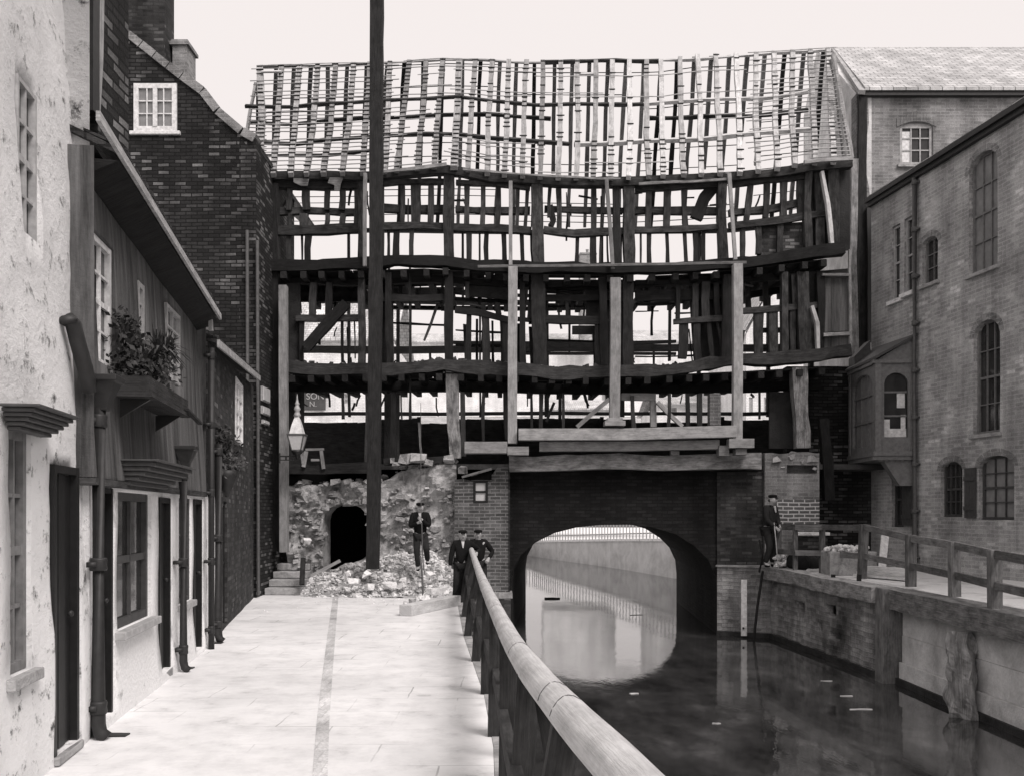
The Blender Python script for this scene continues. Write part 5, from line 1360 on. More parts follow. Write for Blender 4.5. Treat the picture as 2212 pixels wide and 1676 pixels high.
# ================================================================== LEFT RIVERSIDE HANDRAIL
t = thing('riverside_handrail', (-0.35, 12, 0), 'long curving rounded timber handrail on posts along the river edge of the path', 'handrail')
rl = [(1018, 1186, 19.6, .10), (1026, 1210, 16.6, .105), (1037, 1240, 13.0, .11), (1050, 1272, 10.2, .115), (1066, 1306, 8.3, .118), (1086, 1348, 6.85, .12), (1106, 1387, 5.75, .124), (1132, 1428, 4.95, .13), (1172, 1482, 4.25, .138), (1228, 1545, 3.66, .146), (1288, 1608, 3.22, .152), (1352, 1672, 2.86, .156), (1425, 1750, 2.5, .158), (1500, 1850, 2.1, .158)]
RLP = [(P(a, b, Y), r_) for a, b, Y, r_ in rl]
mb = MB(); n_ = 14; rings = []; dense = []
for (p0, r0), (p1, r1) in zip(RLP, RLP[1:]):
    k = max(3, int((p1 - p0).length / 0.12))
    for i in range(k): dense.append((p0.lerp(p1, i / k), r0 + (r1 - r0) * i / k))
dense.append(RLP[-1])
sm = []
for i in range(len(dense)):
    a = dense[max(0, i - 4):i + 5]; c = Vector((0, 0, 0))
    for q, _ in a: c += q
    sm.append((c / len(a), dense[i][1]))
dense = [dense[0]] + sm[1:-1] + [dense[-1]]
acc = 0
for i, (p, r_) in enumerate(dense):
    a = (dense[min(i + 1, len(dense) - 1)][0] - dense[max(i - 1, 0)][0]).normalized(); u = a.cross(Vector((0, 0, 1))).normalized(); v = u.cross(a)
    if i: acc += (p - dense[i - 1][0]).length
    r_ = r_ / 2 * 1.02
    ring = []
    for k in range(n_):
        w_ = 6.28318 * k / n_; rr = r_ * (1 + 0.06 * noise.noise(Vector((k * .6, acc * 1.5, 0)))) * (1 - 0.10 * max(0, -math.sin(w_)))
        ring.append(mb.bm.verts.new(p + u * math.cos(w_) * rr + v * math.sin(w_) * rr))
    rings.append((acc, ring))
for (t0, a), (t1, b) in zip(rings, rings[1:]):
    for k in range(n_): mb.face([a[k], a[(k + 1) % n_], b[(k + 1) % n_], b[k]], [(t0, k * .04), (t0, (k + 1) * .04), (t1, (k + 1) * .04), (t1, k * .04)])
mb.face(list(reversed(rings[0][1]))); mb.face(rings[-1][1])
mb.build('handrail', M['rail_wood'], t, smooth=True)
for yj in (3.55, 3.95, 5.2, 7.6, 10.9):                # splits and scarf joints round the rail
    for (p0, r0), (p1, r1) in zip(dense, dense[1:]):
        if p1.y <= yj < p0.y:
            a = (p1 - p0).normalized(); u = a.cross(Vector((0, 0, 1))).normalized(); v = u.cross(a); mb = MB(); rs = []
            for o, rr in ((-.004, .502), (-.003, .52), (.003, .52), (.004, .502)):
                rs.append([mb.bm.verts.new(p0 + a * (o + .02 * math.sin(k * .9)) + (u * math.cos(6.28318 * k / 20) + v * math.sin(6.28318 * k / 20)) * r0 * rr) for k in range(20)])
            for ra, rb in zip(rs, rs[1:]):
                for k in range(12): mb.face([ra[k], ra[k + 1], rb[k + 1], rb[k]])
            mb.build('joint', M['fence_wood'], t); break
def rail_at(Y):
    for (p0, r0), (p1, r1) in zip(dense, dense[1:]):
        if p1.y <= Y <= p0.y: return p0.lerp(p1, (p0.y - Y) / max(1e-6, p0.y - p1.y)), r0
    return dense[-1]
post_y = [19.3, 16.6, 14.0, 11.6, 9.5, 7.7, 6.1, 4.75, 3.7]
for y in post_y:
    p, r_ = rail_at(y); x = interp([(a[1], a[0]) for a in PATH_EDGE], y) + 0.02
    bx = x if y > 8 else min(p.x - 0.02, x + 0.05)
    mb = MB(); mb.beam([Vector((bx, y, -0.35)), Vector((bx * .5 + p.x * .5, y, 0.45)), Vector((p.x, y, p.z - 0.02))], 0.11, 0.12, jit=0.006, chip=.08); mb.build('post', M['dark_fence'], t)
    for b in (-0.02, .35):
        pass
for h in (0.45,):
    pts = []
    for y in (19.4, 16, 13, 10.5, 8.6, 7.2, 6, 5, 4.2, 3.4):
        p, r_ = rail_at(y); x = interp([(a[1], a[0]) for a in PATH_EDGE], y) + 0.02; pts.append(Vector((x * .5 + p.x * .5, y, h + 0.03)))
    mb = MB(); mb.beam(pts, 0.05, 0.12, ref=(0, 0, 1), jit=0.004, step=1); mb.build('lower_rail', M['dark_fence'], t)
for y in (6.9, 4.3):
    p, r_ = rail_at(y); mb = MB(); mb.beam([Vector((p.x + 0.0, y, p.z - .05)), Vector((p.x + 0.22, y, -0.4))], 0.07, 0.08, jit=.004); mb.build('strut', M['dark_fence'], t)

# ================================================================== RIGHT QUAY WALL
q_ = thing('quay_wall', (6.1, 15, WZ), 'patched brick and stone quay wall with timber capping on the right bank', 'quay wall')
Q1 = Wall((5.78, 21.6), (6.18, 16.15), 1); Q2 = Wall((6.26, 15.75), (6.30, 6.0), 1)
def dq(u, z): return Vector((-1, 0, 0)) * (noisy(u, z, 0.07, 1.1, 2) + noisy(u, z, 0.04, 3, 5))
if Q1.n.x > 0: Q1.n = -Q1.n
if Q2.n.x > 0: Q2.n = -Q2.n
wall_mesh(Q1, -2.3, 0.34, [(1.5, 1.85, -.35, -.05), (2.6, 2.85, -.55, -.35), (3.1, 3.5, -.15, .05), (3.2, 3.6, -.6, -.45)], 0.15, dq, step=0.16).build('wall', M['quay_brick'], q_, smooth=True)
mb = MB()
for W_ in (Q1, Q2): wbox(mb, W_, -.05, W_.L, -1.3, -0.90, -.2, .075 if W_ is Q1 else .04)
mb.build('tide_band', M['slime'], q_)
mb = MB(); mb.beam([Q1.p(-0.1, 0.44, 0.02), Q1.p(2, 0.45, 0.02), Q1.p(Q1.L + .05, 0.40, 0.04)], 0.26, 0.4, ref=(-1, 0, 0), jit=0.012, chip=.10, step=.2); mb.build('capping_beam', M['beam_pale'], q_)
mb = MB(); mb.beam([Vector((6.2, 15.95, -2.2)), Vector((6.2, 15.95, 0.55))], 0.36, 0.34, jit=0.01, chip=0.05); mb.build('corner_post', M['fence_wood'], q_, bevel=0.02)
mb = MB(); mb.beam([Vector((6.3, 15.75, 0.38)), Vector((6.33, 13, 0.36)), Vector((6.36, 6, 0.34))], 0.32, 0.4, ref=(-1, 0, 0), jit=0.01, chip=.06, step=.25); mb.build('capping_beam', M['beam_pale'], q_)
for k in range(4):
    z0 = -1.5 + k * 0.43; mb = MB(); wbox(mb, Q2, 0.0, Q2.L, z0, z0 + 0.425, -0.3, 0.02 * (k % 2) - 0.03 * k); mb.build('board', M['quay_board'], q_)
mb = MB(); mb.beam([Vector((6.15, 13.3, -2.2)), Vector((6.12, 13.3, -0.6)), Vector((6.2, 13.4, 0.12))], 0.46, 0.34, ref=(-1, 0, 0), jit=0.05, chip=0.9, step=.07, sides=14, taper=-.3); tag(mb.build('old_pile', M['beam_pale'], None), 'ragged broken old pile standing in the water at the right edge', 'pile')
for (a, b), nm in ((((1640, 1240), (1626, 1372)), 'x'),):
    mb = MB(); mb.tube([P(1648, 1232, 21.3), P(1636, 1310, 21.3), P(1628, 1385, 21.2)], 0.03, 8); tag(mb.build('mooring_pole', M['oak_dark']), 'thin dark pole leaning against the quay corner beside the white gauge', 'pole')
g_ = thing('depth_gauge', P(1607, 1372, 21.9), 'white painted depth gauge board standing in the water beside the tunnel', 'gauge board')
mb = MB(); mb.box(P(1607, 1312, 21.62), (0.13, 0.04, 1.25)); mb.build('board', M['white_paint'], g_, bevel=0.004)
mb = MB(); mb.lathe(P(1606, 1356, 21.58), [(0.02, -0.02), (0.024, 0), (0.02, 0.02)], 8); mb.build('bolt', M['iron'], g_)
for px in (1735, 1800, 1856):
    Y = interp([(1700, 20.9), (1800, 18.6), (1930, 16.0)], px)
    mb = MB(); mb.beam([P(px, 1240, Y - .1), P(px - 2, 1300, Y - .12)], 0.07, 0.05); mb.build('iron_strap', M['oak_dark'], q_)

# ================================================================== RIGHT BANK FENCE
t = thing('quayside_fence', (6.3, 17, 0.55), 'weathered timber post and rail fence round the landing on the right bank', 'fence')
fp = [(1682, 1134, 1238, 21.2), (1718, 1134, 1245, 20.4), (1776, 1134, 1242, 20.2), (1866, 1134, 1246, 18.4), (1967, 1157, 1270, 16.4), (2062, 1172, 1300, 14.4), (2148, 1190, 1330, 12.7), (2290, 1216, 1378, 10.9)]
tops = []
for i, (px, yt, yb, Y) in enumerate(fp):
    zt = P(px, yt, Y); zb = Vector((zt.x + (-.05 if i == 3 else 0), Y, 0.35))
    if i in (1,): mb = MB(); mb.beam([zb, zt + Vector((0, 0, -.02))], 0.09, 0.09)
    else: mb = MB(); mb.beam([zb, zt + Vector((0, 0, .02))], 0.15 if i > 2 else .1, 0.13, jit=.006, chip=.06)
    mb.build('post', M['fence_wood'], t, bevel=0.008); tops.append((zt, zb))
for k, (f0, wd) in enumerate(((0.0, 0.11), (0.50, 0.11))):
    for (a, ab), (b, bb) in zip(tops, tops[1:]):
        p0 = a.lerp(Vector((a.x, a.y, 0.45)), f0) + Vector((-.0, -.075, -.04)); p1 = b.lerp(Vector((b.x, b.y, 0.45)), f0) + Vector((0, -.075, -.04))
        mb = MB(); mb.beam([p0 - (p1 - p0).normalized() * .02, p1], wd, 0.06, ref=(-1, -.3, 0), jit=.004, step=1); mb.build('rail', M['fence_wood'], t)
# things on the landing
t = thing('stone_block', P(1838, 1240, 19.6), 'big squared stone block heaped with white lime on the landing', 'stone block')
mb = MB(); mb.box(P(1833, 1216, 19.6), (0.95, 0.6, 0.50)); mb.build('block', M['mid_stone'], t, bevel=0.03)
mb = MB()
for i in range(70): mb.rock(P(R.gauss(1822, 14), 1186, 19.5) + Vector((0, R.uniform(-.2, .2), R.uniform(-.03, .07))), R.uniform(0.03, 0.09), 0.8, 0)
tag(mb.build('lime_heap', M['white_paint'], t), kind='stuff')
t = thing('rubble_pile', P(1690, 1215, 21.4), 'low pile of white lumps at the foot of the standing man', 'rubble', None); 
mb = MB()
for i in range(46): mb.rock(P(R.gauss(1690, 9), 1212 + R.uniform(-16, 10), 21.2 + R.uniform(-.2, .2)), R.uniform(0.03, 0.09), 0.8, 0)
tag(mb.build('lumps', M['pale_stone'], t), kind='stuff')
mb = MB(); mb.beam([P(1905, 1228, 18.9), P(1912, 1155, 19.4)], 0.15, 0.03, ref=(0, 1, 0)); tag(mb.build('white_board', M['white_paint']), 'short white board leaning upright behind the fence', 'board')
t = thing('planks', P(1900, 1235, 18.2), 'small stack of pale planks lying on the landing behind the fence', 'planks')
for k in range(4):
    mb = MB(); a = P(1855 + 6 * k, 1240 - 5 * k, 18.9); b = P(1970, 1248 - 5 * k, 17.6 + .1 * k); a.z = b.z = 0.575 + 0.05 * k; mb.beam([a, b], 0.28 - .03 * k, 0.045, ref=(0, 0, 1), jit=.004); mb.build('plank', M['rail_wood'], t)
for (px, py, r_, lb_) in ((1725, 1212, .26, 'dark boulder shaped sack lying behind the fence near the man'), (1760, 1215, .16, 'smaller dark sack beside the stone block')):
    mb = MB(); mb.rock(P(px, py, 20.8), r_, 0.9, 2); tag(mb.build('dark_sack', M['cloth_dark'], smooth=True), lb_, 'sack')
t = thing('wall_trough', P(1755, 1150, 21.6), 'shallow pale ledge stone against the brick pier behind the fence', 'stone trough')
mb = MB(); mb.box(P(1752, 1152, 21.6), (0.75, 0.3, 0.07)); mb.build('slab', M['pale_stone'], t, bevel=.01)
mb = MB(); mb.box(P(1752, 1178, 21.65), (0.65, 0.25, 0.42)); mb.build('base', M['brick_grubby'], t)
# floating scraps
for i, (px, py, l_, w_, m_) in enumerate(((1193, 1294, .5, .12, 'oak_dark'), (1375, 1328, .35, .04, 'oak_dark'), (1547, 1562, .16, .07, 'pale_wood'), (1828, 1503, .3, .05, 'pale_wood'), (1862, 1533, .5, .07, 'pale_wood'), (1760, 1385, .3, .05, 'pale_wood'), (1370, 1498, .22, .09, 'pale_wood'), (1785, 1470, .3, .05, 'quay_board'))):
    Y = 2.75 * F / (py - 1110) if i else 31.6
    mb = MB(); l_ *= .62 if i > 1 else 1; x_ = (px - 1106) / F * Y; mb.beam([Vector((x_ - l_ / 2, Y, WZ + .003)), Vector((x_, Y + R.uniform(-.03, .03), WZ + .004)), Vector((x_ + l_ / 2, Y + R.uniform(-.05, .05), WZ + .003))], w_ * .7, 0.014 if i else .08, ref=(0, 0, 1), jit=.03, chip=.5, step=.06)
    tag(mb.build('floating_wood', M[m_]), ['dark block floating on the bright water seen through the tunnel', 'thin dark stick floating at the right of the tunnel opening', 'pale scrap floating in the shade right of the lower tunnel', 'thin pale slip floating below the quay wall', 'longest pale slat floating nearest the lower right corner', 'pale sliver floating close under the gauge side quay', 'pale leaf shaped scrap floating left of the dark reflection', 'pale slip floating under the middle of the quay'][i], 'driftwood', 'scraps floating on the river')
# ================================================================== RIGHT: WAREHOUSE WITH AN ORIEL
RWH = Wall((8.5, 23.0), (11.27, 4.0), -1)
t = thing('brick_warehouse', RWH.p(4, 0.55), 'long brick warehouse with arched windows and an oriel along the right bank', 'building')
r_ = RWH.rect
hs = [r_(1926, 1944, 487, 648, 1935), r_(1953, 1971, 470, 632, 1962), r_(1992, 2026, 512, 612, 2009) + (0.16,), r_(2093, 2155, 337, 590, 2110) + (0.28,),
      r_(2103, 2160, 696, 938, 2115) + (0.3,), r_(2032, 2079, 996, 1116, 2055) + (0.18,), r_(2114, 2190, 985, 1122, 2130) + (0.22,), r_(1926, 1952, 1018, 1138, 1940)]
def dw(u, z): return RWH.n * noisy(u, z, 0.02, 0.7, 3)
wall_mesh(RWH, 0.4, 9.05, hs, 0.22, dw, step=0.45).build('wall', M['brick_warehouse'], t)
window(t, RWH, hs[0], 1, 4, 0.05, 0.02, M['pale_paint'], M['glass'], inset=0.1)
window(t, RWH, hs[1], 1, 4, 0.05, 0.02, M['pale_paint'], M['glass'], inset=0.1)
s0 = MB(); wbox(s0, RWH, hs[0][0] - .08, hs[1][0] - 0.02, hs[0][2] - .09, hs[0][2] - .004, -.04, .09); wbox(s0, RWH, hs[1][0] - .07, hs[1][1] + .08, hs[1][2] - .09, hs[1][2] - .004, -.04, .085); s0.build('sill', M['pale_stone'], t)
for h, c, r, g, k in ((hs[2], 2, 3, 'glass', 1), (hs[3], 3, 4, 'glass_pale', 1), (hs[4], 3, 4, 'glass', 1), (hs[5], 4, 4, 'glass', 0), (hs[6], 3, 4, 'glass_pale', 0), (hs[7], 1, 2, 'glass', 0)):
    window(t, RWH, h[:4], c, r, 0.05, 0.02, M['grey_paint'] if k else M['mid_paint'], M[g], inset=0.13, sill=M['mid_stone'] if k else None)
    if len(h) > 4:                                       # rubbed brick arch over the head
        a, b, hw, mid = h[0], h[1], (h[1] - h[0]) / 2, (h[0] + h[1]) / 2
        mb = MB(); N = max(7, int(hw * 14))
        for i in range(N):
            def pt(k_, o): 
                an = math.pi * (1 - k_ / N); return (mid + (hw + o) * math.cos(an), h[3] - h[4] + (h[4] + o) * math.sin(an))
            q = [pt(i + .06, 0.0), pt(i + .94, 0.0), pt(i + .94, .13), pt(i + .06, .13)]
            mb.prism([RWH.p(x, z, 0.004) for x, z in q], RWH.n * (0.004 + .004 * (i % 2)))
        mb.build('window_arch', M['brick_mid'], t)
# shutters
for px0, px1, y0, y1, r0 in ((1953, 1975, 1016, 1134, 1964), (2088, 2111, 1010, 1118, 2100)):
    a = r_(px0, px1, y0, y1, r0); mb = MB(); n = 4
    for i in range(n): wbox(mb, RWH, a[0] + (a[1] - a[0]) * i / n + .004, a[0] + (a[1] - a[0]) * (i + 1) / n, a[2], a[3], .02, .055)
    wbox(mb, RWH, a[0], a[1], a[2] + .15, a[2] + .23, .056, .075); wbox(mb, RWH, a[0], a[1], a[3] - .25, a[3] - .17, .056, .075)
    mb.build('shutter', M['mid_paint'], t)
mb = MB(); wbox(mb, RWH, -0.05, RWH.L, 9.0, 9.09, -.3, .10); wbox(mb, RWH, -0.05, RWH.L, 9.091, 9.19, -.3, .16); mb.build('gutter', M['iron'], t)
mb = MB(); A = RWH.p(-.05, 9.2, .05); B = RWH.p(RWH.L, 9.2, .05); up = -RWH.n * 7 + Vector((0, 0, 3.0)); z_ = Vector((0, 0, .08)); mb.hexa([A, B, B + up, A + up], [A + z_, B + z_, B + up + z_, A + up + z_]); mb.build('roof', M['slate'], t)
dp = downpipe(t, RWH, 1984, 0.56, 9.0, 0.055, False, 0.09, mat=M['pipe_grey'])
# oriel
oN = Wall((7.93, 21.16), (8.74, 21.12), -1); oF = Wall((7.98, 22.98), (7.93, 21.16), -1)
ZB, ZT = 3.12, 5.02
mb = MB()
def arch_panel(w, u0, u1, z0, z1, a, b, c, d, rise):
    h = (a, b, c, d, rise); m_ = wall_mesh(w, z0, z1, [h], 0.07, None, u0=u0, u1=u1, step=0.5, back=False); return m_
o1 = arch_panel(oN, 0.0, oN.L, ZB, ZT, oN.u(1910), oN.u(1962), P(1935, 944, 21.15).z, P(1935, 805, 21.15).z, 0.24).build('oriel', M['grey_paint'], t)
m_ = arch_panel(oF, 0.0, oF.L, ZB, ZT, 0.22, oF.L - 0.25, P(1860, 965, 22).z, P(1860, 810, 22).z, 0.3); o2 = m_.build('side_panel', M['grey_paint'], o1)
for w, r in ((oN, (oN.u(1910), oN.u(1962), P(1935, 944, 21.15).z, P(1935, 805, 21.15).z)), (oF, (0.22, oF.L - 0.25, P(1860, 965, 22).z, P(1860, 810, 22).z))):
    mb = MB()
    wbox(mb, w, r[0] + .01, r[1] - .01, r[2] + .01, r[3] - .01, -.10, -.08); mb.build('pane', M['glass'] if w is oN else M['glass_pale'], o1)
    mb = MB()
    nc = 2 if w is oN else 3
    for i in range(1, nc):
        if w is oF: x = r[0] + (r[1] - r[0]) * i / nc; wbox(mb, w, x - .015, x + .015, r[2] + .01, r[3] - .02, -.078, -.05)
    for i in (1, 2):
        z = r[2] + (r[3] - r[2]) * i / 3 - .05 + .05 * i; wbox(mb, w, r[0] + .01, r[1] - .01, z - .02, z + .02, -.078, -.045)
    mb.build('glazing_bars', M['grey_paint'], o1)
mb = MB(); w = oN; u0, u1 = oN.u(1912), oN.u(1960)
wbox(mb, w, u0, u1, P(0, 943, 21.15).z, P(0, 925, 21.15).z, -.077, -.07); wbox(mb, w, u0, u0 + .12, P(0, 930, 21.15).z, P(0, 905, 21.15).z, -.068, -.06); wbox(mb, w, u1 - .2, u1 - .03, P(0, 880, 21.15).z, P(0, 845, 21.15).z, -.077, -.07); wbox(mb, w, u1 - .12, u1 - .02, P(0, 930, 21.15).z, P(0, 895, 21.15).z, -.068, -.06)
mb.build('goods', M['white_paint'], o1)
mb = MB()
for w, a, b in ((oN, -0.08, oN.L), (oF, -0.02, oF.L + .02)):
    wbox(mb, w, a, b, ZB - .1, ZB - .003, -.1, .06); wbox(mb, w, a, b, ZB - .19, ZB - .103, -.1, .03); wbox(mb, w, a, b, ZT + .003, ZT + .08, -.1, .05)
wbox(mb, oN, -0.02, 0.10, ZB, ZT, .002, .035); wbox(mb, oN, oN.L - .08, oN.L + .02, ZB, ZT, .002, .035); wbox(mb, oF, oF.L - .12, oF.L + 0.03, ZB, ZT, .002, .03); wbox(mb, oF, 0, .1, ZB, ZT, .002, .03)
mb.build('moulding', M['grey_paint'], o1)
mb = MB(); q = [Vector((7.86, 21.04, 5.10)), Vector((7.9, 23.05, 5.10)), Vector((8.62, 23.0, 5.66)), Vector((8.88, 21.04, 5.66))]; mb.hexa(q, [v + Vector((0, 0, .06)) for v in q]); mb.build('oriel_roof', M['mid_paint'], o1)
mb = MB(); mb.prism([Vector((7.95, 21.15, 5.10)), Vector((8.78, 21.12, 5.10)), Vector((8.78, 21.12, 5.62))], (0, .06, 0)); mb.build('gable_board', M['grey_paint'], o1)
mb = MB(); mb.hexa([(7.98, 21.2, ZB - .2), (8.7, 21.18, ZB - .2), (8.6, 22.9, ZB - .2), (8.0, 22.9, ZB - .2)], [(7.98, 21.2, ZB - .193), (8.7, 21.18, ZB - .193), (8.6, 22.9, ZB - .193), (8.0, 22.9, ZB - .193)])
for k in range(6): 
    c = Vector((8.02 + .12 * k, 21.14, ZB - .2)); mb.lathe(c, [(.05, -.02), (.06, 0.0)], 8)
mb.hexa([(8.45, 21.17, ZB - .75), (8.72, 21.14, ZB - .75), (8.72, 21.4, ZB - .75), (8.45, 21.4, ZB - .75)], [(8.1, 21.17, ZB - .22), (8.74, 21.14, ZB - .22), (8.74, 21.4, ZB - .22), (8.1, 21.4, ZB - .22)])
mb.build('oriel_base', M['grey_paint'], o1)

# wall in the gap under the timber house's end, shade put into its colour
t = thing('shade_dark_wall', (7.9, 23.3, 0.55), 'brick wall coloured near black for the shadow between the brick pier and the oriel', 'wall')
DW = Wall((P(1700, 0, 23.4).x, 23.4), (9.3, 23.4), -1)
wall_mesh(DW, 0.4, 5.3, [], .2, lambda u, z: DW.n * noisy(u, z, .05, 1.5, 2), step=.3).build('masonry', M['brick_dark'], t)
mb = MB(); mb.beam([P(1778, 905, 22.4), P(1786, 1000, 22.4), P(1792, 1080, 22.4)], .22, .2, jit=.02, chip=.2); mb.build('post', M['oak_dark'], t)

# ================================================================== TALL BRICK BUILDING behind
t = thing('tall_brick_building', (10, 24.2, 0.5), 'tall brick building with a pale slate roof behind the warehouse', 'building')
TB = Wall((8.57, 24.2), (18.0, 24.2), -1); zt = lambda py: EYE - (py - 1110) / F * 24.2
th = (TB.u(1944), TB.u(2016), zt(356), zt(265), 0.12)
wall_mesh(TB, 0.4, zt(203), [th], 0.16, lambda u, z: TB.n * noisy(u, z, .02, .8), step=.6).build('front_wall', M['brick_mid'], t)
window(t, TB, th[:4], 3, 3, 0.07, 0.03, M['pale_paint'], M['glass'], inset=0.1, sill=M['mid_stone'], rise=.1)
mb = MB(); a = th; mb2 = MB(); wbox(mb2, TB, a[0] + .09, a[0] + .32, a[2] + .09, a[3] - .2, -.095, -.085); mb2.build('curtain', M['white_paint'], t)
mb = MB(); N = 12; mid = (a[0] + a[1]) / 2; hw_ = (a[1] - a[0]) / 2
for i in range(N):
    x0 = mid - hw_ - .08 + (2 * hw_ + .16) * i / N; x1 = x0 + (2 * hw_ + .16) / N * .94; zc = lambda x: a[3] - .12 + .14 * (1 - ((x - mid) / (hw_ + .08)) ** 2)
    mb.prism([TB.p(x0, zc(x0), .003), TB.p(x1, zc(x1), .003), TB.p(x1, zc(x1) + .22, .003), TB.p(x0, zc(x0) + .22, .003)], TB.n * .014)
mb.build('window_arch', M['brick_mid'], t)
mb = MB(); wbox(mb, TB, 0.1, TB.L, zt(212), zt(200), 0.0, .16); mb.build('gutter', M['iron'], t)
mb = MB(); mb.hexa([(8.72, 24.0, zt(203)), (18, 24.0, zt(203)), (18, 28.2, 15.2), (9.32, 28.2, 15.2)], [(8.72, 24.0, zt(203) + .08), (18, 24.0, zt(203) + .08), (18, 28.2, 15.28), (9.32, 28.2, 15.28)]); mb.build('roof', M['slate'], t)
TS = Wall((8.6, 24.22), (9.0, 30.0), 1)
if TS.n.x > 0: TS.n = -TS.n
wall_mesh(TS, 3.0, 15.0, [], .2, lambda u, z: TS.n * noisy(u, z, .05, .6), step=.6, top=lambda u: zt(203) + min(u, 4.1) * .74 - max(0, u - 4.1) * .74).build('side_wall', M['quay_board'], t)
mb = MB(); mb.beam([P(1862, 206, 24.12), P(1862, 500, 24.12), P(1866, 780, 24.12)], .2, .1, jit=.01); mb.build('corner_board', M['oak_dark'], t)
mb = MB(); mb.beam([P(1845, 345, 24.0), P(1842, 560, 24.0), P(1846, 775, 24.0)], .17, .12, jit=.01); mb.build('corner_post', M['beam_pale'], t)
mb = MB(); mb.beam([P(1878, 450, 24.0), P(1880, 740, 24.0)], .14, .1, jit=.01); mb.build('downpipe', M['iron'], t)
mb = MB(); mb.beam([P(1862, 200, 23.95), P(1801, 108, 28.2)], .16, .1, ref=(0, -.6, .8)); mb.build('verge', M['pale_wood'], t)
mb = MB(); mb.prism([P(1846, 770, 22.6), P(1880, 735, 22.6), P(1882, 785, 22.6), P(1846, 800, 22.6)], (0, .4, 0)); mb.build('bracket', M['mid_paint'], t)

# ================================================================== TOWN BEYOND
def far_house(label, x0, x1, ye, yr, yb, Y, depth, mat='far_wall', roof='far_tile', wins=(), hip=0.0, gable=False, cat='house'):
    a = P(x0, ye, Y); b = P(x1, ye, Y); zb = EYE - (yb - 1110) / F * Y; zr_ = EYE - (yr - 1110) / F * (Y + depth / 2)
    t = thing('far_house', ((a.x + b.x) / 2, Y, zb), label, cat)
    w = Wall((a.x, Y), (b.x, Y), -1); W_ = b.x - a.x
    hs = [(w.u(q[0]), w.u(q[1]), EYE - (q[3] - 1110) / F * Y, EYE - (q[2] - 1110) / F * Y) for q in wins]
    if gable:
        wall_mesh(w, zb, zr_, hs, .15, None, step=1.5, top=lambda u: a.z + (zr_ - a.z) * (1 - abs(2 * u / W_ - 1))).build('wall', M[mat], t)
    else: wall_mesh(w, zb, a.z, hs, .15, None, step=2).build('wall', M[mat], t)
    mb = MB(); mb.box(((a.x + b.x) / 2, Y + depth / 2 + .3, (zb + a.z) / 2), (W_ - .1, depth - .5, a.z - zb - .02)); mb.build('side_walls', M[mat], t)
    for h in hs: window(t, w, h, 2, 2, .07, .03, M['pale_paint'], M['glass_pale'], inset=.1)
    mb = MB()
    if gable:
        mx = (a.x + b.x) / 2
        for s_ in (-1, 1):
            e = Vector(((a.x if s_ < 0 else b.x) + s_ * .25, Y - .15, a.z - .12)); r = Vector((mx, Y - .15, zr_ + .06)); k = Vector((0, depth, 0)); u_ = Vector((0, 0, .12)); mb.hexa([e, r, r + k, e + k], [e + u_, r + u_, r + k + u_, e + k + u_])
    else:
        for s_ in (0, 1):
            y0 = Y - .25 if s_ == 0 else Y + depth + .25; ym = Y + depth / 2
            q = [Vector((a.x - .15, y0, a.z - .05)), Vector((b.x + .15, y0, a.z - .05)), Vector((b.x + .15 - hip, ym, zr_)), Vector((a.x - .15 + hip, ym, zr_))]
            mb.hexa(q, [v + Vector((0, 0, .1)) for v in q])
    mb.build('roof', M[roof], t)
    return t
t = far_house('haze-paled white shop with a tiled roof and a lettered board, seen through the left bays', 560, 850, 736, 640, 1120, 44, 8, wins=((680, 692, 848, 872), (800, 814, 846, 872), (742, 756, 850, 872)))
chimney(t, 846, 857, 655, 735, 47, 1.0, M['brick_light'])
mb = MB(); mb.box(P(679, 866, 43.85), (1.02, .06, .82)); sg = mb.build('sign_board', M['sign'], t)
def text_mesh(txt, loc, size, mat, parent, name='lettering'):
    c = bpy.data.curves.new(name, 'FONT'); c.body = txt; c.size = size; c.extrude = .01; c.align_x = 'CENTER'
    tmp = bpy.data.objects.new('tmp', c); COL.objects.link(tmp); bpy.context.view_layer.update()
    me = bpy.data.meshes.new_from_object(tmp.evaluated_get(bpy.context.evaluated_depsgraph_get()))
    bpy.data.objects.remove(tmp); me.transform(Matrix.Translation(Vector(loc)) @ Matrix.Rotation(rad(90), 4, 'X'))
    bm = bmesh.new(); bm.from_mesh(me); mb = MB(); mb.bm.free(); mb.bm = bm; mb.uvl = bm.loops.layers.uv.verify()
    return mb.build(name, mat, parent)
text_mesh('SON', P(681, 862, 43.8), .40, M['sign_ink'], sg); text_mesh('N.', P(676, 878, 43.8), .34, M['sign_ink'], sg)
t = far_house('low pale roofed shed far off behind the middle bays', 852, 1300, 740, 724, 900, 70, 8)
chimney(t, 1253, 1288, 546, 740, 68, 1.6, M['brick_light'], 1)
t = far_house('distant pale building with a broad low roof behind the right bays', 1310, 1560, 738, 716, 900, 75, 9)
t = far_house('pale gabled house with a slate roof seen through the right hand bays', 1612, 1745, 722, 640, 1120, 46, 9, gable=True, roof='slate', wins=((1650, 1662, 858, 890), (1618, 1626, 858, 890)))
t = far_house('low long white walled building beyond the hoarding at the right', 1420, 1605, 872, 850, 1100, 52, 7, wins=((1450, 1462, 880, 898),))
t = far_house('small far white shed with a lean roof beyond the middle of the frame', 1175, 1330, 884, 868, 1100, 58, 6)
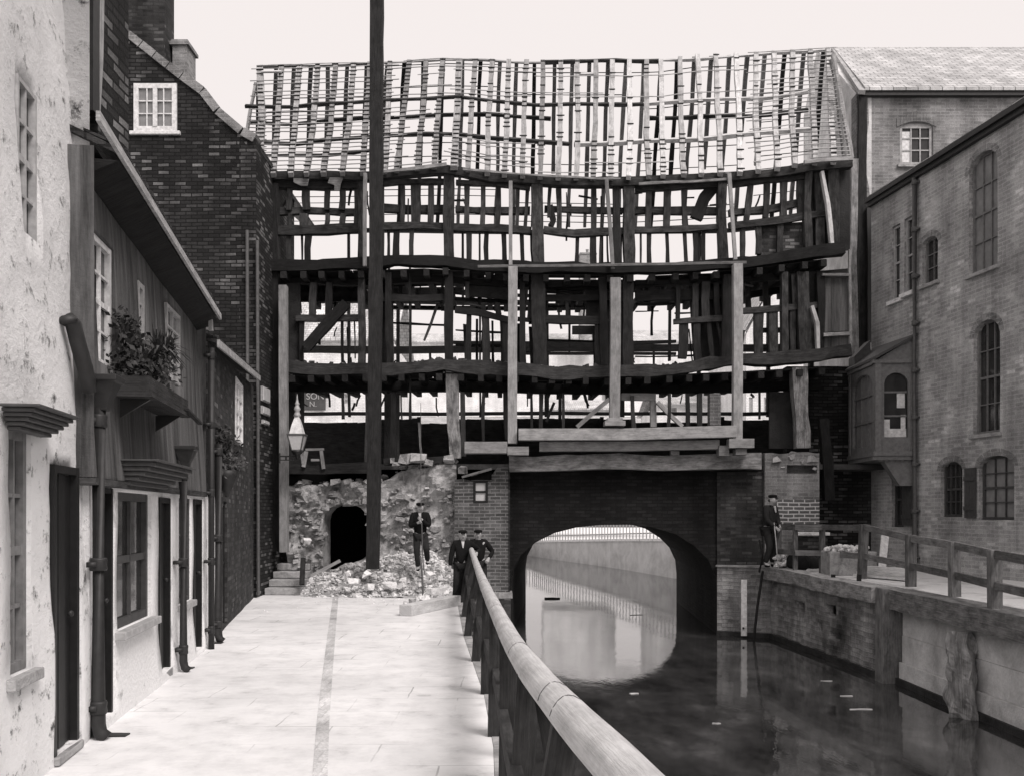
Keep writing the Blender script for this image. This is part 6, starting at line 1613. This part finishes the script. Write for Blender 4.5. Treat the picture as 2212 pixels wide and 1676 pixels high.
# land beyond
mb = MB()
for q in ([(-70, 22.25), (-0.3, 22.25), (-0.3, 30.5), (0.2, 30.5), (0.2, 64), (-3, 72), (-3, 140), (-70, 140)], [(-70, -8), (-9.01, -8), (-9.01, 22.2), (-70, 22.2)]):
    mb.prism([(x, y, -2.5) for x, y in q], (0, 0, 2.35))
structure(mb, 'town_ground', M['landing'])
fw = [(7.4, 30.55), (7.3, 35), (7.0, 41.5), (5.6, 48), (4.6, 52), (2.8, 58), (1.3, 64), (-1.0, 69), (-4, 72)]
mb = MB(); mb.prism([(x + .1, y + .15, -2.5) for x, y in fw] + [(-4, 140, -2.5), (70, 140, -2.5), (70, 24.5, -2.5), (7.4, 24.5, -2.5)], (0, 0, 2.35)); structure(mb, 'far_bank', M['landing'])
t = thing('river_bank_wall', (5, 50, WZ), 'curving pale quay wall with a picket railing seen through the tunnel', 'quay wall')
ztop = [.62, .62, .60, .42, .30, .1, -.12, -.2, -.2]
mb = MB(); mc = MB()
for i in range(len(fw) - 1):
    n = max(2, int((Vector(fw[i]) - Vector(fw[i + 1])).length / 1.2))
    for k in range(n):
        def pt(s_): 
            c = s_ / n; return Vector((fw[i][0] + (fw[i + 1][0] - fw[i][0]) * c, fw[i][1] + (fw[i + 1][1] - fw[i][1]) * c, 0)), ztop[i] + (ztop[i + 1] - ztop[i]) * c
        (p, zp), (q, zq_) = pt(k), pt(k + 1)
        mb.hexa([p + Vector((0, 0, -2.4)), q + Vector((0, 0, -2.4)), q + Vector((.3, .3, -2.4)), p + Vector((.3, .3, -2.4))], [p + Vector((0, 0, zp)), q + Vector((0, 0, zq_)), q + Vector((.3, .3, zq_)), p + Vector((.3, .3, zp))])
        o = Vector((-.05, -.06, 0))
        mc.hexa([p + o + Vector((0, 0, zp + .002)), q + o + Vector((0, 0, zq_ + .002)), q + Vector((.35, .35, zq_ + .002)), p + Vector((.35, .35, zp + .002))], [p + o + Vector((0, 0, zp + .12)), q + o + Vector((0, 0, zq_ + .12)), q + Vector((.35, .35, zq_ + .12)), p + Vector((.35, .35, zp + .12))])
mb.build('wall', M['far_quay'], t); mc.build('coping', M['pale_stone'], t)
t = thing('picket_railing', (5, 50, .6), 'pale picket railing on the far quay seen through the tunnel', 'railing')
mb = MB(); mp = MB(); d_ = 0
for i in range(len(fw) - 1):
    p = Vector((fw[i][0] + .1, fw[i][1] + .1, ztop[i] + .12)); q = Vector((fw[i + 1][0] + .1, fw[i + 1][1] + .1, ztop[i + 1] + .12))
    for h in (.25, .95): mb.beam([p + Vector((0, 0, h)), q + Vector((0, 0, h))], .06, .04, ref=(1, 1, 0), step=5)
    n = int((q - p).length / .45)
    for k in range(n): c = p.lerp(q, k / n); mp.box(c + Vector((-.04, -.04, .5)), (.05, .05, 1.0))
mb.build('rail', M['pale_paint'], t); mp.build('pickets', M['pale_paint'], t)
0 and far_house('pale cottage row behind the far railing, glimpsed at the top of the tunnel', 1120, 1700, 1090, 1060, 1125, 82, 8, wins=((1180, 1190, 1128, 1150),) if False else ())

# ================================================================== PEOPLE
def skinned(nodes, edges, sub=2):
    me = bpy.data.meshes.new('s'); me.from_pydata([n[0] for n in nodes], edges, []); o = bpy.data.objects.new('s', me); COL.objects.link(o)
    m = o.modifiers.new('skin', 'SKIN'); m.use_smooth_shade = True
    for i, n in enumerate(nodes):
        v = me.skin_vertices[0].data[i]; r = n[1]; v.radius = (r, r) if isinstance(r, (int, float)) else r; v.use_root = (i == 0)
    s_ = o.modifiers.new('sub', 'SUBSURF'); s_.levels = sub; s_.render_levels = sub
    bpy.context.view_layer.update()
    out = bpy.data.meshes.new_from_object(o.evaluated_get(bpy.context.evaluated_depsgraph_get())); bpy.data.objects.remove(o)
    return out
def mesh_part(me, name, mat, parent, xf):
    bm = bmesh.new(); bm.from_mesh(me); bm.transform(xf); mb = MB(); mb.bm.free(); mb.bm = bm; mb.uvl = bm.loops.layers.uv.verify()
    return mb.build(name, mat, parent, smooth=True)
def ik(s_, t_, a, b, pole):
    d = t_ - s_; L = min(d.length, (a + b) * .995); d = d.normalized(); x = (a * a - b * b + L * L) / (2 * L); h = math.sqrt(max(0, a * a - x * x))
    p = (pole - d * pole.dot(d)).normalized(); return s_ + d * x + p * h, s_ + d * L
def person(loc, yaw, H, handL, handR, label, group=None, footL=(.075, 0, 0), footR=(-.075, 0, 0), lean=(0, 0), head_turn=(0, 0), apron=False, skirt=.0, scarf=True, jacket='cloth_black', legs='cloth_dark', curl=.5):
    """local frame: faces -Y, units of body height; hands and feet are targets"""
    V = Vector; xf = Matrix.Translation(V(loc)) @ Matrix.Rotation(yaw, 4, 'Z') @ Matrix.Scale(H, 4)
    t = thing('person', loc, label, 'person', group)
    pel = V((0, lean[1] * .3, .515)); wa = V((lean[0] * .3, lean[1] * .55, .60)); ch = V((lean[0] * .8, lean[1], .72)); nk = V((lean[0], lean[1] * 1.2 - .005, .825))
    hd = nk + V((head_turn[0] * .2, -.012 + head_turn[1] * .2, .075)); tp = hd + V((0, .004, .055))
    nodes = [(pel, (.085, .06)), (wa, (.078, .055)), (ch, (.098, .062)), (nk + V((0, 0, -.02)), (.05, .042)), (nk + V((0, 0, .012)), .038), (hd + V((0, -.004, -.024)), (.046, .056)), (hd + V((0, 0, .008)), (.056, .068)), (tp, (.042, .052)),
             (hd + V((0, -.052, -.004)), .012), (hd + V((0, -.070, -.014)), .009)]
    edges = [(0, 1), (1, 2), (2, 3), (3, 4), (4, 5), (5, 6), (6, 7), (6, 8), (8, 9)]
    for sx in (-1, 1):                                   # ears
        nodes.append((hd + V((sx * .043, .004, -.006)), .008)); edges.append((6, len(nodes) - 1)); nodes.append((hd + V((sx * .050, .008, .004)), .006)); edges.append((len(nodes) - 2, len(nodes) - 1))
    arms = []; legs_ = []
    for sx, tgt in ((1, handL), (-1, handR)):
        sh = ch + V((sx * .105, 0, .075)); tg = V(tgt)
        el, wr = ik(sh, tg, .175, .155, V((sx * .8, .5, -.5)))
        i0 = len(nodes); nodes += [(sh, .040), (el, .028), (wr, .018)]; edges += [(2, i0), (i0, i0 + 1), (i0 + 1, i0 + 2)]
        fd = (wr - el).normalized(); palm = wr + fd * .035; nodes.append((palm, (.026, .016))); edges.append((i0 + 2, i0 + 3))
        side = fd.cross(V((0, -1, 0.2))).normalized(); dn = side.cross(fd).normalized()
        dn = dn if dn.z < 0 else -dn
        for k in range(4):
            o = side * (k - 1.5) * .0125; ln = (.020, .024, .023, .017)[k]
            p1 = palm + o + fd * .018; p2 = p1 + (fd * (1 - curl) + dn * curl).normalized() * ln; p3 = p2 + (fd * (.6 - curl) + dn).normalized() * ln * .8
            j = len(nodes); nodes += [(p1, .0078), (p2, .0070), (p3, .006)]; edges += [(i0 + 3, j), (j, j + 1), (j + 1, j + 2)]
        j = len(nodes); q = palm - fd * .012 - side * sx * .02; nodes += [(q, .0075), (q + fd * .022 - side * sx * .008 + dn * .008, .006)]; edges += [(i0 + 3, j), (j, j + 1)]
        arms.append((sh, el, wr))
    for sx, tgt in ((1, footL), (-1, footR)):
        hp = pel + V((sx * .048, 0, -.02)); an = V(tgt) + V((0, 0, .045)); kn, an = ik(hp, an, .235, .232, V((sx * .12, -1, 0)))
        i0 = len(nodes); nodes += [(hp, .062), (kn, .040), (an, .024), (an + V((sx * .008, -.065, -.028)), (.024, .016))]; edges += [(0, i0), (i0, i0 + 1), (i0 + 1, i0 + 2), (i0 + 2, i0 + 3)]
        legs_.append((hp, kn, an))
    mesh_part(skinned(nodes, edges), 'body', M['skin'], t, xf)
    # jacket
    n2 = [(pel + V((0, 0, -.02)), (.100, .078)), (wa, (.096, .074)), (ch, (.112, .078)), (nk + V((0, .004, -.022)), (.055, .052)), (nk + V((0, .006, 0)), (.042, .040))]; e2 = [(0, 1), (1, 2), (2, 3), (3, 4)]
    for sh, el, wr in arms:
        i0 = len(n2); n2 += [(sh, .050), (el, .037), (wr - (wr - el).normalized() * .008, .027)]; e2 += [(2, i0), (i0, i0 + 1), (i0 + 1, i0 + 2)]
    mesh_part(skinned(n2, e2), 'jacket', M[jacket], t, xf)
    # trousers
    n3 = [(pel, (.092, .068))]; e3 = []
    for hp, kn, an in legs_:
        i0 = len(n3); n3 += [(hp, .066), (kn, .047), (an + V((0, 0, .008)), .037)]; e3 += [(0, i0), (i0, i0 + 1), (i0 + 1, i0 + 2)]
    mesh_part(skinned(n3, e3), 'trousers', M[legs], t, xf)
    for hp, kn, an in legs_:
        me = skinned([(an + V((0, .012, -.018)), .030), (an + V((0, -.03, -.024)), (.027, .022)), (an + V((0, -.072, -.030)), (.026, .016))], [(0, 1), (1, 2)]); mesh_part(me, 'boot', M['cloth_black'], t, xf)
    if apron:
        mb = MB(); N = 20; pr = [(.098, .60), (.104, .5), (.108, .36), (.112, .2), (.118, .055)]; rs = []
        for r_, z in pr:
            rs.append([mb.bm.verts.new((math.cos(6.283 * k / N) * r_ * (1 + .07 * math.sin(k * 2.3) * (.62 - z)), math.sin(6.283 * k / N) * r_ * .72 * (1 + .1 * math.sin(k * 3.1) * (.62 - z)) + lean[1] * .4, z)) for k in range(N)])
        for a, b in zip(rs, rs[1:]):
            for k in range(N): mb.face([a[k], a[(k + 1) % N], b[(k + 1) % N], b[k]])
        bmesh.ops.transform(mb.bm, matrix=xf, verts=mb.bm.verts[:]); mb.build('apron', M['cloth_black'], t, smooth=True)
    # cap, hair, face
    mb = MB(); c = hd + V((0, .004, .036)); mb.lathe(c, [(.050, -.004), (.056, .004), (.062, .016), (.058, .028), (.036, .038), (.006, .041)], 16)
    mb.hexa([c + V((-.034, -.040, -.002)), c + V((.034, -.040, -.002)), c + V((.024, -.084, -.012)), c + V((-.024, -.084, -.012))], [c + V((-.034, -.040, .004)), c + V((.034, -.040, .004)), c + V((.024, -.084, -.007)), c + V((-.024, -.084, -.007))])
    bmesh.ops.transform(mb.bm, matrix=xf, verts=mb.bm.verts[:]); mb.build('cap', M['cloth_black'], t, smooth=True)
    me = skinned([(hd + V((0, .022, .022)), (.056, .050)), (hd + V((0, .030, -.012)), (.052, .036)), (hd + V((0, .030, -.036)), (.040, .026))], [(0, 1), (1, 2)], 1); mesh_part(me, 'hair', M['hair'], t, xf)
    for sx in (-1, 1):
        mb = MB(); mb.lathe(hd + V((sx * .017, -.050, .004)), [(.001, -.006), (.006, -.003), (.0065, 0), (.006, .003), (.001, .006)], 8); bmesh.ops.transform(mb.bm, matrix=xf, verts=mb.bm.verts[:]); mb.build('eye', M['hair'], t)
    mb = MB(); mb.box(hd + V((0, -.049, -.031)), (.026, .006, .004)); bmesh.ops.transform(mb.bm, matrix=xf, verts=mb.bm.verts[:]); mb.build('mouth', M['cloth_dark'], t)
    if scarf:
        mb = MB(); q = ch + V((0, -.074, .088)); mb.hexa([q + V((-.022, .016, .012)), q + V((.022, .016, .012)), q + V((.006, -.006, -.075)), q + V((-.006, -.006, -.075))], [q + V((-.022, .005, .016)), q + V((.022, .005, .016)), q + V((.006, -.014, -.073)), q + V((-.006, -.014, -.073))])
        bmesh.ops.transform(mb.bm, matrix=xf, verts=mb.bm.verts[:]); mb.build('shirt_front', M['cloth_pale'], t)
    return xf
# man on the rubble with the long bar
pz = P(908, 1232, 20.85)
person((pz.x, 20.85, pz.z), 0.05, 1.50, (.02, -.15, .735), (-.02, -.15, .69), 'capped man standing on the rubble heap, both hands on a long upright bar', footL=(.105, -.02, .09), footR=(-.03, -.06, 0), lean=(0, -.02), legs='cloth_dark', curl=.8)
t = thing('iron_bar', P(912, 1285, 20.4), 'long thin iron bar and rope held upright by the capped man on the heap', 'bar')
mb = MB(); mb.tube([P(911, 1128, 20.55), P(913, 1200, 20.45), P(917, 1240, 20.3)], .012, 8); mb.tube([P(908, 1200, 20.45), P(912, 1242, 20.3), P(914, 1292, 20.0)], .022, 8); mb.build('shaft', M['pipe_grey'], t)
mb = MB(); mb.tube([P(909, 870, 21.0), P(909, 990, 20.9), P(910, 1132, 20.55)], .006, 6); mb.build('line', M['pipe_grey'], t)
# boy in apron leaning on the rail
person((P(998, 1298, 19.5).x - .02, 19.5, 0.0), 0.18, 1.47, (.20, -.09, .66), (-.16, -.05, .46), 'boy in cap and long dark apron resting one arm on the end of the handrail', apron=True, lean=(.02, -.01), jacket='cloth_black', curl=.6)
# boy behind the rail
person((P(1036, 1298, 20.7).x, 20.7, -0.02), 0.0, 1.48, (.13, -.10, .56), (-.10, -.16, .66), 'smaller looking boy in a cap standing behind the handrail against the brick pier', lean=(-.02, -.01), scarf=False, curl=.6)
# man on the right bank
person((P(1660, 1232, 21.2).x, 21.2, 0.60), 0.75, 1.62, (.03, -.16, .55), (-.05, -.15, .53), 'man in dark clothes and cap on the quay corner, letting down a pale line', lean=(0, -.03), head_turn=(0, -.08), jacket='cloth_dark', legs='cloth_dark', curl=.8)
t = thing('hand_line', P(1676, 1215, 21.0), 'pale hand line held by the man on the quay corner', 'line')
mb = MB(); mb.tube([P(1672, 1128, 20.95), P(1676, 1165, 20.9), P(1680, 1215, 20.9), P(1682, 1226, 20.9)], .012, 8); mb.build('line', M['rope'], t)
mb = MB(); mb.tube([P(1640, 1165, 21.0), P(1648, 1200, 21.1), P(1640, 1235, 21.3)], .02, 8); mb.build('stick', M['oak_dark'], t)
